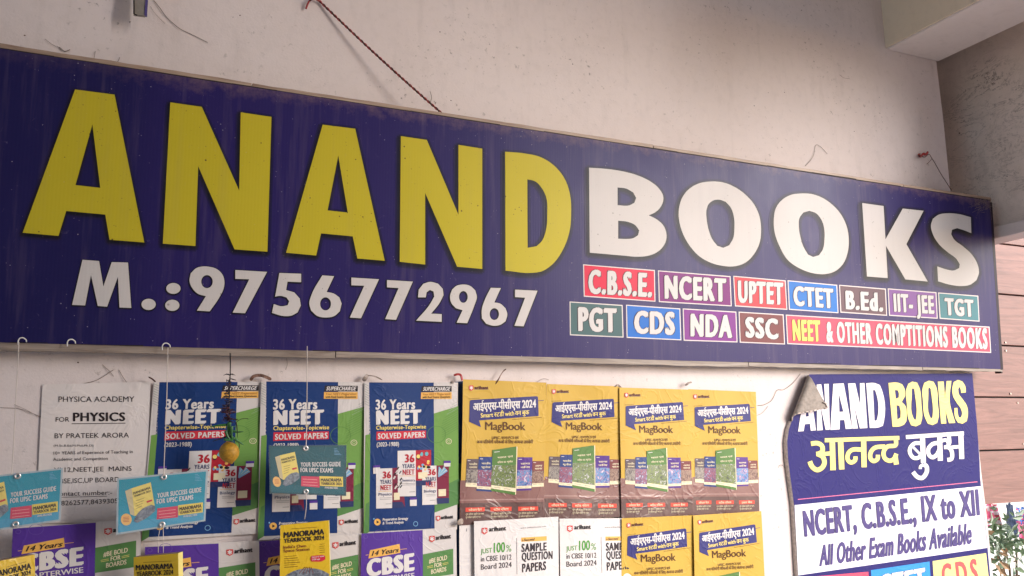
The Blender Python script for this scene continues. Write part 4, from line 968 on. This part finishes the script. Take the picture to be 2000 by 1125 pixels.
for i, (c, pts, wd) in enumerate(hindi):
    for (dw, mt, lv) in ((9, sh_, 1.0), (0, pw_ if c else py_, 2.0)):
        V, T = ribbon(Ip(*pts), (wd + dw) / 4.3273); s.add('hindi_lettering', V, T, mt, lv + .03 * i)
V, T = ribbon(J((340, 241), (1865, 91)), 1.5); s.add('rule', V, T, pink, 1)
s.quad('white_panel', J((312, 290), (1893, 128), (1948, 652), (343, 886)), P_((234, 230, 238)), 1, 10, 5)
pvi = P_((74, 60, 120))
s.text('white_panel', 'NCERT, C.B.S.E., IX to XII', J((395, 553)), J((1884, 368)), J((379, 345)), pvi, 2, bold=.045, off=.008, sp=1.12, outline=sh_, ow=.012)
s.text('white_panel', 'All Other Exam Books Available', J((522, 805)), J((1812, 612)), J((530, 635)), pvi, 2, bold=.045, off=.004, sp=1.1, outline=sh_, ow=.012)
s.quad('subject_box:0', J((372, 905), (938, 855), (960, 1200), (395, 1270)), P_((222, 74, 104)), 1, 3, 3)
s.quad('subject_box:1', J((960, 842), (1458, 768), (1480, 1120), (985, 1190)), P_((40, 140, 214)), 1, 3, 3)
s.text('subject_box:1', 'CTET', J((1040, 1065)), J((1432, 1000)), J((1025, 892)), pw_, 2, bold=.06, sp=1.2, off=.01, outline=sh_, ow=.015)
s.quad('subject_box:2', J((1484, 765), (1938, 697), (1975, 1040), (1508, 1110)), P_((238, 224, 140)), 1, 3, 3)
s.text('subject_box:2', 'CDS', J((1572, 1000)), J((1880, 950)), J((1548, 800)), P_((216, 84, 84)), 2, bold=.045, sp=1.5, off=.01)
s.done()
# left edge lifting from the wall, and the folded corner
m_card = simple('brown_cardboard', (170, 158, 148), .85, 0, .2, .25, 70, .4); m_edge = simple('torn_white_edge', (216, 200, 190), .8, 0, .2, .3, 90, .5)
L = [PW(x, y, YB) for x, y in left]
V = []; F = []
for i, p in enumerate(L): V += [p + Vector((0, 0, 0)), p + Vector((-.005, .005, 0)), p + Vector((-.007, .013, 0))]
for i in range(len(L) - 1):
    for k in (0, 1): F.append((3 * i + k, 3 * i + k + 1, 3 * i + 4 + k, 3 * i + 3 + k))
mesh('board_edge', V, F, m_edge, parent=t)
f1, f2 = PW(*F1, YB), PW(*F2, YB); along = (f2 - f1); Lf = along.length; along.normalize(); nrm = Vector((0, -1, 0)); dirn = along.cross(nrm); 
if dirn.x < 0: dirn = -dirn
rr = .013; tipq = .104 + math.pi * rr; tips = .44
V = []; F = []; ns, nq = 18, 16
for i in range(ns + 1):
    sfr = i / ns; qmax = tipq * (sfr / tips if sfr < tips else (1 - sfr) / (1 - tips))
    for j in range(nq + 1):
        q = qmax * j / nq; th = q / rr
        if th < math.pi: d, h = -rr * math.sin(th), rr * (1 - math.cos(th))
        else: d, h = q - math.pi * rr, 2 * rr + (q - math.pi * rr) * .10
        V.append(f1 + along * (Lf * sfr) + dirn * d + nrm * (h + .0008))
for i in range(ns):
    for j in range(nq): k = i * (nq + 1) + j; F.append((k, k + 1, k + nq + 2, k + nq + 1))
mesh('folded_corner', V, F, m_card, smooth=True, parent=t)
rim = [V[i * (nq + 1) + nq] for i in range(int(ns * tips), ns + 1)]; rd = random.Random(2)
tubes('torn_edge', [([rim[i] + nrm * .001, rim[i + 1] + nrm * .001], rd.uniform(.0012, .0035)) for i in range(len(rim) - 1)] + [([rim[0] + Vector((-.012, -.002, .004)), rim[0] + Vector((.004, -.003, 0))], .003)], m_edge, 5, t)
# ------------------------------------------------------------------ hanging cards, boxes and their strings
Sc = cr(220, 900, 5.0); Tc = cr(500, 720, 5.487); U_ = cr(500, 900, 5.0)
CQ = Sc((45, 172), (930, 88), (905, 588), (35, 722))
m_teal = [P_((22, 138, 160), .18, .6), P_((90, 160, 196), .18, .6)]
m_sleeve = None
def sleeve_mat():
    m, t_, b = nodes('clear_sleeve'); b.inputs['Base Color'].default_value = (.9, .93, .95, 1); b.inputs['Roughness'].default_value = .12
    b.inputs['Alpha'].default_value = .07; b.inputs['Specular IOR Level'].default_value = .6; p = pos(t_); bump(t_, b, noise(t_, 18, 3, .5, p).outputs[0], .3, .004); return m
m_sleeve = sleeve_mat(); m_eye = simple('eyelet_metal', (226, 222, 218), .25, .6); m_string = simple('white_string', (214, 200, 190), .6, 0, .3, .1, 60, 0)
rocky = picmat('rocky_print', [(70, 74, 84), (110, 116, 128), (150, 156, 160)], 60, 3)
def hang_card(inst, label, y, seed, dark=False):
    t = empty('hanging_card', PW((inst[0][0] + inst[1][0]) / 2, inst[0][1], y), label, 'card', 'teal cards hanging on strings')
    # stiff card with thickness
    c4 = [PW(x, yy, y) for x, yy in inst]; V = [p + Vector((0, -.0004, 0)) for p in c4] + [p + Vector((0, .0016, 0)) for p in c4]
    mesh('card_board', V, [(0, 1, 2, 3), (7, 6, 5, 4), (0, 4, 5, 1), (1, 5, 6, 2), (2, 6, 7, 3), (3, 7, 4, 0)], P_((8, 70, 80) if dark else (170, 184, 190)), parent=t)
    s = Sheet(t, (0, y - .001, 0), YN, CQ, inst)
    top, bot = (P_((20, 140, 160), .16, .6), P_((84, 150, 186), .16, .6))
    a, b, c, d = [np.array(p) for p in CQ]
    L = lambda u, v: tuple(a * (1 - u) * (1 - v) + b * u * (1 - v) + c * u * v + d * (1 - u) * v)
    n = 6; cols = [(10, 146, 168), (10, 146, 168), (12, 148, 172), (20, 152, 178), (44, 158, 186), (74, 162, 196)] if not dark else [(4, 84, 94)] * 5 + [(8, 94, 106)]
    for k in range(n): s.quad('picture', (L(.02, .03 + .94 * k / n), L(.98, .03 + .94 * k / n), L(.98, .03 + .94 * (k + 1) / n), L(.02, .03 + .94 * (k + 1) / n)), P_(cols[k], .2, .6), 0, 3, 1)
    s.quad('book_picture', Sc((122, 295), (186, 268), (216, 540), (172, 522)), P_((206, 190, 150)), 1, 1, 2); s.quad('book_picture', Sc((186, 268), (372, 210), (412, 450), (215, 540)), P_((238, 214, 112)), 1.3, 1, 2)
    s.text('book_picture', 'MANORAMA', Sc((200, 332)), Sc((368, 274)), 5, black, 2, bold=.03); s.text('book_picture', 'YEARBOOK 2024', Sc((204, 358)), Sc((370, 302)), 3.6, black, 2, bold=.03)
    for k in range(4): s.line('book_picture', Sc((225, 392 + 26 * k)), Sc((310 - 8 * k, 362 + 26 * k)), .6, mb_ink, 2)
    s.quad('book_picture', Sc((330, 395), (385, 375), (388, 392), (334, 412)), red, 2, 1, 1)
    s.poly('book_picture', [Sc(p) for p in ((205, 590), (240, 520), (300, 462), (380, 428), (412, 440), (415, 490), (330, 560), (240, 606))], rocky, 2)
    s.ell('badge', Sc((133, 573)), 10.6, 11.6, P_((242, 190, 110)), 1.5, 26)
    for k in range(4): s.line('badge', Sc((104, 552 + 14 * k)), Sc((162, 548 + 14 * k)), .8, redink, 2)
    s.text('lettering:0', 'YOUR SUCCESS GUIDE', Sc((436, 362)), Sc((866, 303)), 8.8, white2, 1, bold=.05, sp=1.15); s.text('lettering:1', 'FOR UPSC EXAMS', Sc((430, 420)), Sc((787, 376)), 8.8, white2, 1, bold=.05, sp=1.15)
    s.quad('red_tag', Sc((437, 464), (636, 441), (637, 552), (430, 572)), P_((214, 60, 92), .3), 1, 2, 2)
    for k in range(3): s.line('red_tag', Sc((450, 494 + 30 * k)), Sc((615, 476 + 30 * k)), 1.2, P_((236, 160, 160)), 2)
    s.quad('yellow_tag', Sc((640, 434), (882, 405), (880, 503), (642, 534)), P_((240, 210, 92), .3), 1, 2, 2)
    s.text('yellow_tag', 'MANORAMA', Sc((652, 488)), Sc((868, 455)), 6.6, black, 2, bold=.04); s.text('yellow_tag', 'YEARBOOK 2024', Sc((652, 521)), Sc((866, 490)), 5.2, black, 2, bold=.03)
    s.text('caption', 'AVAILABLE HERE', Sc((690, 552)), Sc((826, 535)), 3.8, white2, 1, bold=.03)
    for k in range(5): s.line('caption', Sc((805, 136 + 14 * k)), Sc((835 + 10 * k, 132 + 14 * k)), .7, lightblue, 1)
    s.done()
    sl_ = Sheet(t, (0, y - .0035, 0), YN, CQ, inst); sl_.quad('plastic_sleeve', (L(-.004, -.012), L(1.004, -.012), L(1.004, 1.012), L(-.004, 1.012)), m_sleeve, 0, 6, 5); sl_.done()
    for (ex, ey) in ((500, 158), (483, 622)):
        q = sl_.P(*Sc((ex, ey)), 1); V = []; F = []; n = 14
        for i in range(n):
            a_ = 2 * math.pi * i / n
            for (r_, dd) in ((.0078, 0), (.006, -.0016), (.0036, -.0014), (.003, .001)): V.append(q + Vector((r_ * math.cos(a_), dd, r_ * math.sin(a_))))
        for i in range(n):
            for k in range(3): F.append((4 * i + k, 4 * i + k + 1, 4 * ((i + 1) % n) + k + 1, 4 * ((i + 1) % n) + k))
        mesh('eyelet', V, F, m_eye, smooth=True, parent=t)
    return t
I1 = [(-57, 934), (123, 914), (118, 1017), (-60, 1044)]
hang_card(I1, 'teal yearbook card cut off by the left edge of the photo', -.125, 1)
hang_card(CQ, 'teal yearbook card hanging in front of the typed notice', -.12, 2)
hang_card([(525, 870.5), (676.5, 869.5), (676, 968.5), (527, 963.5)], 'dark teal yearbook card hanging on the middle exam poster', -.115, 3, True)
def string(pts, r, label, ys, **k):
    P3 = [PW(x, y, yy) for (x, y), yy in zip(pts, ys)]; o = tube('hanging_string', curve_pts(P3, 4), r, m_string, 6); tag(o, label, 'string', 'white strings holding the cards and boxes'); return o
string([(37, 668), (31, 780), (24.5, 905), (22.5, 926)], .0011, 'white string holding the teal card at the left edge', [-.075, -.1, -.12, -.1305])
string([(328, 679), (325, 800), (320.5, 908), (320, 930)], .0011, 'white string holding the card in front of the notice', [-.075, -.1, -.12, -.1255])
string([(600, 676), (599.5, 770), (598.5, 850), (597.5, 874)], .0011, 'white string holding the dark teal card', [-.075, -.1, -.115, -.1205])
string([(316, 1024), (310, 1045), (309, 1080)], .0009, 'left one of two threads under the card in front of the notice', [-.1255, -.125, -.125])
string([(318.5, 1024), (319, 1050), (319, 1080)], .0009, 'right one of two threads under the card in front of the notice', [-.1255, -.125, -.125])
string([(597, 962), (598.5, 985), (595, 1014)], .0010, 'thread from the dark teal card down to the yellow box', [-.1205, -.125, -.125])
m_hook = simple('white_hook', (226, 220, 214), .4, 0, .5, .1, 30, 0)
for (x, y, lb) in ((43, 665, 'white wire hook over the sign edge at the far left'), (138.5, 668, 'white wire hook over the sign edge with nothing hanging on it'), (323, 675.5, 'white wire hook over the sign edge above the typed notice')):
    P3 = [onplane(x + dx, y + dy, SO, SN) + SN * n_ for dx, dy, n_ in ((9, 3, .004), (8, -1, .008), (3, -4.5, .011), (-3, -4, .012), (-6.5, 1, .013), (-6.5, 9, .014))]
    o = tube('wire_hook', curve_pts(P3, 4), .0016, m_hook, 6); tag(o, lb, 'hook', 'white hooks along the lower edge of the sign')

# ---- yellow yearbook boxes
m_box = P_((222, 182, 34), .3, .5); m_boxd = P_((200, 160, 28), .3, .5); m_pages = P_((240, 220, 130), .4, .4); m_btop = P_((150, 116, 96), .5)
def ybox(front, ys, depth, label, art, sidecol=None, rake=(0, 0)):
    """front: four measured corners (TL TR BR BL) with their depths; a real box behind them"""
    fc = [PW(x, y, yy) for (x, y), yy in zip(front, ys)]
    nn = (fc[1] - fc[0]).cross(fc[3] - fc[0]).normalized()
    if nn.y > 0: nn = -nn
    back = [p - nn * depth + Vector((rake[0], 0, rake[1])) for p in fc]
    t = empty('yearbook_box', (fc[2] + fc[3]) / 2, label, 'box', 'yellow yearbook boxes hanging at the bottom')
    V = fc + back
    mesh('box_body', V, [(0, 3, 2, 1), (5, 6, 7, 4), (0, 4, 7, 3), (2, 3, 7, 6)], m_box, parent=t)
    e = .0012
    mesh('spine', [V[1], V[2], V[6], V[5]], [(0, 1, 2, 3)], sidecol or m_pages, parent=t)
    mesh('box_top', [V[0], V[1], V[5], V[4]], [(0, 1, 2, 3)], m_btop, parent=t)
    s = Sheet(t, fc[0] + nn * .0006, nn); art(s); s.done(); return t, V
orn = P_((126, 62, 40))
def art3(s):
    u = lambda x, y: U_((x, y))
    for k in range(1): s.line('lettering', u(345, 665), u(595, 648), .6, mb_ink, 1)
    s.text('lettering', 'MANORAMA', u(270, 752), u(667, 718), 10.6, black, 1, bold=.05, sp=1.05); s.text('lettering', 'YEARBOOK 2024', u(272, 802), u(668, 768), 8, black, 1, bold=.045, sp=1.05)
    s.text('lettering', "India's Own", u(268, 858), u(490, 842), 5.6, orn, 1, bold=.02); s.text('lettering', 'Space Station', u(268, 893), u(522, 876), 5.6, orn, 1, bold=.02)
    for k in range(6): s.line('print:0', u(275, 936 + 21 * k), u(395 + 12 * (k % 4), 926 + 21 * k), .9 if k % 2 else .6, mb_ink, 1)
    for k in range(5): s.line('print:1', u(620, 815 + 20 * k), u(672, 811 + 20 * k), .6, mb_ink, 1)
    s.poly('red_tag', [u(*p) for p in ((545, 928), (655, 918), (676, 930), (676, 962), (660, 974), (545, 984), (535, 972), (535, 940))], red, 1)
    s.text('red_tag', 'General news', u(545, 948), u(665, 936), 3, white2, 2, bold=.02); s.text('red_tag', '2200 pgs', u(545, 972), u(625, 964), 3, white2, 2, bold=.02)
    s.poly('dome_picture', [u(*p) for p in ((275, 1130), (350, 1085), (470, 1052), (560, 1050), (650, 1072), (714, 1105), (714, 1210), (275, 1220))], rocky, 1)
    for k in range(5): s.line('dome_picture', u(420 + 35 * k, 1100), u(480 + 14 * k, 1035), 1.0, orn, 1.6)
ybox([(547.5, 1026), (642, 1016.5), (646, 1170), (546, 1176)], [-.115, -.125, -.135, -.125], .028, 'yellow yearbook box hanging below the dark teal card', art3, m_pages, (.006, .0))
def art2(s):
    q = lambda x, y: Sc((x, y))
    s.line('lettering', q(300, 992), q(575, 978), .6, mb_ink, 1)
    s.text('lettering', 'MANORAMA', q(226, 1070), q(594, 1052), 10.4, black, 1, bold=.045, sp=1.05); s.text('lettering', 'YEARBOOK 2024', q(232, 1130), q(594, 1108), 9.4, black, 1, bold=.04, sp=1.05)
    s.text('lettering', "India's Own", q(232, 1180), q(440, 1168), 6, orn, 1, bold=.02)
fr = [(261, 1088.5), (348, 1080.5), (350, 1220), (262, 1230)]
ys2 = [-.105, -.155, -.155, -.105]
t2, V2 = ybox(fr, ys2, .03, 'yellow yearbook box turned to show its spine, under the card and notice', art2, m_pages)
def art1(s):
    q = lambda x, y: R_((x, y))
    s.line('lettering', q(60, 1040), q(255, 985), .6, mb_ink, 1)
    s.text('lettering', 'MANORAMA', q(-60, 1140), q(306, 1054), (R_((-64, 1082))), black, 1, bold=.04, sp=1.05); s.text('lettering', 'YEARBOOK 2024', q(-60, 1204), q(302, 1108), (R_((-62, 1160))), black, 1, bold=.04, sp=1.05)
ybox([(-20, 1099), (68, 1083), (70, 1225), (-20, 1240)], [-.15, -.11, -.11, -.15], .03, 'bright yellow yearbook box in the lower left corner of the photo', art1, m_pages)

# ------------------------------------------------------------------ lemon and chilli charm
Vc = cr(270, 730, 5.7692)
YC = -.105
ch = empty('lemon_chilli_charm', PW(450, 690, YC), 'lemon and green chilli charm hanging on a black wire from the sign', 'charm')
def cp(x, y, dy=0): return PW(*Vc((x, y)), YC + dy)
m_wire = simple('black_wire', (38, 30, 30), .5, .3); m_ch = simple('green_chilli', (54, 116, 54), .3, 0, .5, .4, 30); m_chr = simple('dried_chilli', (84, 34, 44), .4, 0, .5, .4, 50)
m_lem = simple('ripe_lemon', (200, 148, 40), .5, 0, .4, .3, 150, .8); m_foil = simple('dark_foil', (66, 50, 68), .35, .4, .5, .4, 60)
tube('wire', curve_pts([PW(449.5, 690, -.085), PW(450, 712, -.1), cp(1035, 20), cp(1025, 300), cp(1030, 560), cp(1035, 800, -.004), cp(1030, 975, -.02)], 4), .0016, m_wire, 6, ch)
rd = random.Random(8); L = []
for k in range(90):
    y = 60 + 480 * (k / 90); a = cp(1018 + rd.gauss(0, 8), y, rd.uniform(-.006, .006)); sp_ = 30 + (22 if y > 240 else 0)
    m_ = cp(1018 + rd.gauss(0, sp_), y + rd.uniform(-18, 22), rd.uniform(-.015, .012)); b = cp(1018 + rd.gauss(0, sp_ * 1.1), y + rd.uniform(-30, 34), rd.uniform(-.015, .012)); L.append(([a, m_, b], [.0012, .0015, .0004]))
tubes('dark_tinsel', L[:60:2], m_foil, 4, ch)['kind'] = 'stuff'
tubes('dry_stalks', L[60:], m_chr, 4, ch)['kind'] = 'stuff'
tubes('tip_spray', [([cp(1030, 15), cp(1030 + dx / 2, 2, -.004), cp(1030 + dx, 12 + abs(dx) * .1, -.006)], [.0012, .0014, .0004]) for dx in (-70, -35, 40, 65)], m_wire, 5, ch)
for i, (pts, r) in enumerate(((((1015, 575), (930, 580), (805, 598)), .0036), (((1025, 545), (1020, 620), (1022, 690)), .0062), (((1040, 640), (1110, 655), (1188, 652)), .0038), (((1030, 700), (1100, 745), (1188, 802)), .0046), (((1035, 690), (960, 720), (838, 762)), .0024), (((1050, 590), (1050, 660), (1058, 740)), .0046), (((985, 640), (1010, 715), (1075, 770)), .0042), (((1100, 545), (1112, 600), (1120, 720)), .0020), (((965, 740), (1030, 745), (1110, 730)), .0036))):
    C3 = curve_pts([cp(x, y, -.004 - .003 * i) for x, y in pts], 5); n = len(C3); tube('chilli', C3, [r * (1 - .82 * (j / (n - 1)) ** 2) * (.7 if j == 0 else 1) for j in range(n)], m_ch if i not in (4, 7) else m_wire, 8, ch)
tube('loose_thread', curve_pts([cp(1105, 548), cp(1150, 515), cp(1200, 503), cp(1240, 508)], 4), .0008, m_wire, 5, ch)
tube('loose_thread', curve_pts([cp(1130, 765), cp(1140, 820), cp(1118, 862), cp(1085, 840), (cp(1100, 790))], 4), .0010, m_wire, 5, ch)
lc = cp(1024, 884, -.004); V = []; F = []; nu, nv = 26, 18
for j in range(nv + 1):
    ph = math.pi * j / nv
    for i in range(nu):
        th = 2 * math.pi * i / nu; rx, rz = .0262, .0272; nip = .0055 * math.exp(-((math.pi - ph) / .22) ** 2) + .003 * math.exp(-(ph / .2) ** 2)
        x_, y_, z_ = rx * math.sin(ph) * math.cos(th), rx * math.sin(ph) * math.sin(th), (rz + nip) * math.cos(ph)
        a = .25; V.append(lc + Vector((x_ * math.cos(a) - z_ * math.sin(a), y_, x_ * math.sin(a) + z_ * math.cos(a))))
for j in range(nv):
    for i in range(nu): F.append((j * nu + i, j * nu + (i + 1) % nu, (j + 1) * nu + (i + 1) % nu, (j + 1) * nu + i))
mesh('lemon', V, F, m_lem, smooth=True, parent=ch)

# ------------------------------------------------------------------ wires, nails, bracket, tape on the wall
m_red = simple('red_twisted_wire', (176, 48, 48), .45, 0, .5, .3, 80); m_brn = simple('rusty_wire', (92, 50, 42), .6, .3, .5, .3, 80)
def plane_mix(x, y, yy): return PW(x, y, yy)
w0, w1 = PW(624, 2, -.006), onplane(873.5, 229, SO, SN) + SN * -.004
tw = empty('twisted_wire', w0, 'red and brown twisted wire running from a wall nail down to the sign top', 'wire')
for ph, mt in ((0, m_red), (math.pi, m_brn)):
    pts = []; d = (w1 - w0).normalized(); a = d.cross(Vector((0, 1, 0))).normalized(); b = d.cross(a)
    for i in range(161):
        u = i / 160; th = u * 2 * math.pi * 17 + ph; sag = .006 * math.sin(math.pi * u)
        pts.append(w0.lerp(w1, u) + Vector((0, 0, -sag)) + (a * math.cos(th) + b * math.sin(th)) * .0022)
    tube('strand', pts, .0021, mt, 6, tw)
tube('loop', curve_pts([PW(624, 2, -.008), PW(612, -3, -.012), PW(603, 4, -.012), PW(597.5, 17, -.01)], 4), .003, m_red, 6, tw)
V, F = tube_data([PW(609, -2, .01), PW(606, 0, -.03)], .0035, 8); o = mesh('nail', V, F, m_brn); tag(o, 'rusty nail in the wall holding the twisted wire at the top edge', 'nail')
tie = empty('tie_wire', PW(1812, 300, -.01), 'thin dark tie wire from a red wrapped nail to the sign right end', 'wire')
tube('strand', curve_pts([PW(1797, 303, -.012), PW(1806, 307, -.014), PW(1814, 301, -.012), PW(1820, 309, -.012), PW(1828, 322, -.02), PW(1838, 340, -.05), onplane(1858.7, 372, SO, SN)], 5), .0015, m_brn, 6, tie)
tube('loose_end', [PW(1820, 310, -.012), PW(1815, 316, -.016), PW(1810, 320.5, -.02)], .0012, m_brn, 5, tie)
tube('red_wrap', curve_pts([PW(1795, 301, -.008), PW(1797, 306, -.012), PW(1804, 300, -.012), PW(1808, 302, -.012), PW(1812, 297, -.01)], 4), .0048, m_red, 8, tie)
V, F = tube_data([PW(1794, 303, .01), PW(1796, 304, -.025)], .004, 8); o = mesh('nail', V, F, m_brn); tag(o, 'small nail at the right of the wall wrapped in red wire', 'nail')
# bracket hanging into view at the top left
br = empty('hanging_bracket', PW(272, 30, -.05), 'grey flat metal strip hanging into view at the top left', 'bracket')
a, b, c, d = PW(262.5, -60, -.05), PW(289, -60, -.05), PW(283.5, 30.5, -.05), PW(261, 27.5, -.05)
V = [a, b, c, d] + [p + Vector((0, .012, 0)) for p in (a, b, c, d)]
mesh('strip', V, [(0, 1, 2, 3), (7, 6, 5, 4), (0, 4, 5, 1), (1, 5, 6, 2), (2, 6, 7, 3), (3, 7, 4, 0)], simple('grey_strip', (150, 142, 132), .5, .3), parent=br)
a2 = [b + Vector((-.001, -.002, 0)), b + Vector((.006, -.002, 0)), c + Vector((.005, -.002, 0)), c + Vector((-.002, -.002, 0))]
mesh('purple_edge', a2 + [p + Vector((0, .01, 0)) for p in a2], [(0, 1, 2, 3), (7, 6, 5, 4), (0, 4, 5, 1), (1, 5, 6, 2), (2, 6, 7, 3), (3, 7, 4, 0)], simple('purple_film', (92, 78, 140), .4), parent=br)
tube('chipped_edge', [PW(261.5, 0, -.052), PW(261.8, 27, -.052), PW(268, 30, -.052)], .0022, m_dark, 5, br)
# tape scraps and bits on top of the posters
m_tape2 = simple('grey_tape', (170, 152, 140), .5, 0, .5, .3, 40); m_tape1 = simple('brown_tape', (128, 92, 76), .55, 0, .4, .3, 40)
def scrap(pts, wd, mt, label, y=-.02):
    P3 = curve_pts([PW(x, yy, y - .003 * (i % 2)) for i, (x, yy) in enumerate(pts)], 3); V = []; F = []
    for i, p in enumerate(P3):
        d = (P3[min(i + 1, len(P3) - 1)] - P3[max(i - 1, 0)]).normalized(); n_ = d.cross(Vector((0, 1, 0))) * (wd * .0018 / 2) * (1 if 0 < i < len(P3) - 1 else .5)
        V += [p + n_, p - n_ + Vector((0, -.003 * math.sin(i), 0)), p - n_ + Vector((0, .002, 0)), p + n_ + Vector((0, .002, 0))]
    for i in range(len(P3) - 1):
        for k in range(4): F.append((4 * i + k, 4 * i + (k + 1) % 4, 4 * i + 4 + (k + 1) % 4, 4 * i + 4 + k))
    F += [(0, 1, 2, 3), (4 * len(P3) - 4, 4 * len(P3) - 3, 4 * len(P3) - 2, 4 * len(P3) - 1)]
    o = mesh('tape_scrap', V, F, mt); tag(o, label, 'tape', 'scraps of tape above the posters')
K2 = lambda *p: K(*p)
scrap(cr(270, 730, 5.769)((1265, 78), (1300, 28), (1380, 18), (1440, 36), (1500, 66)), 5, m_tape1, 'curled brown tape scrap between the first and second blue posters')
scrap(K((105, 130), (135, 95), (155, 62)), 7, m_tape2, 'grey tape scrap left of the third blue poster'); scrap(K((160, 72), (230, 82), (310, 120)), 2, m_tape2, 'thin dry twig of tape above the third blue poster')
scrap(K((1078, 72), (1120, 60), (1155, 72), (1168, 130)), 4, m_red, 'reddish tape scrap at the corner of the first yellow poster'); scrap(K((1045, 140), (1080, 148)), 5, m_tape2, 'small round tape blob at the right end of the third blue poster')
scrap(M_((425, 168), (470, 95), (510, 30), (540, 2)), 1.6, m_tape1, 'thin dark twig sticking up over the first yellow poster')
scrap(cr(1200, 740, 6.08)((5, 95), (45, 70), (100, 130)), 2.4, m_tape2, 'tape scrap between the second and third yellow posters'); scrap(cr(1200, 740, 6.08)((845, 78), (880, 50), (920, 40)), 4, m_tape2, 'grey tape scrap above the last yellow poster')
scrap([(290, 736), (297, 740), (304, 746)], 2.2, m_brn, 'dark twig at the corner of the first blue poster')
scrap(N_((28, 628), (45, 600), (75, 585)), 10, m_tape2, 'grey lump of tape under the first yellow poster', -.035)
# old threads, cobweb strands and hairline cracks on the wall
L = []
def th(pts, r=.0005, y=-.002): L.append((curve_pts([PW(x, yy, y - .002 * (i % 2)) for i, (x, yy) in enumerate(pts)], 5), r))
th([(300, 0), (312, 15), (327, 35), (350, 55), (372, 66), (406, 83)], .0009); th([(294, 12), (302, 25), (322, 46)], .0005); th([(116, 92), (126, 100), (137, 97)], .0013); th([(88, 76), (104, 88), (116, 92)], .0005)
th([(186, 100), (184, 112), (182, 118)], .0007); th([(216, 118), (228, 122), (234, 112)], .0008)
th([(840, 178), (843, 190), (841, 200), (845, 206)], .0009, -.01)
th([(1573, 324), (1588, 306), (1593, 284), (1602, 286), (1612, 296), (1616, 301)], .0008)
th([(83, 752), (105, 758), (125, 760), (160, 750), (190, 742), (222, 722)], .0008); th([(232, 722), (244, 742), (258, 758), (275, 762)], .0007); th([(82, 815), (60, 806), (35, 798), (0, 796)], .0006); th([(78, 815), (50, 800), (28, 790)], .0005)
th([(200, 712), (213, 724), (222, 735)], .0007); th([(1480, 792), (1494, 790), (1508, 781), (1518, 762), (1531, 761), (1549, 748), (1563, 730)], .0009)
th([(1520, 914), (1524, 908), (1530, 910), (1536, 918)], .0006); th([(1040, 752), (1060, 740), (1072, 742)], .0005); th([(560, 700), (561, 712), (558, 722)], .0006); th([(1700, 760), (1706, 764)], .0004)
th([(1500, 793), (1490, 806), (1476, 812)], .0006); th([(1640, 146), (1648, 152), (1660, 154)], .0006); th([(395, 700), (430, 704)], .0004)
o = tubes('cobweb', L, m_web, 4); tag(o, 'old threads and cobweb strands clinging to the plaster wall', 'cobweb', kind='stuff')
# small chips and droppings on the wall
V = []; F = []; rd = random.Random(21)
for k in range(70):
    x, y = rd.uniform(0, 1800), rd.uniform(0, 740)
    p = PW(x, y, -.0006); r = rd.uniform(.0008, .0028); n = 6; b0 = len(V); V.append(p + Vector((0, -.001, 0)))
    for i in range(n): a = 2 * math.pi * i / n; q = r * rd.uniform(.5, 1.3); V.append(p + Vector((q * math.cos(a) * rd.uniform(.8, 1.6), .0004, q * math.sin(a))))
    for i in range(n): F.append((b0, b0 + 1 + i, b0 + 1 + (i + 1) % n))
o = mesh('grime', V, F, simple('dark_grime', (92, 66, 58), .8, 0, .2)); tag(o, 'small dark specks and chips scattered over the plaster wall', 'grime', kind='stuff')
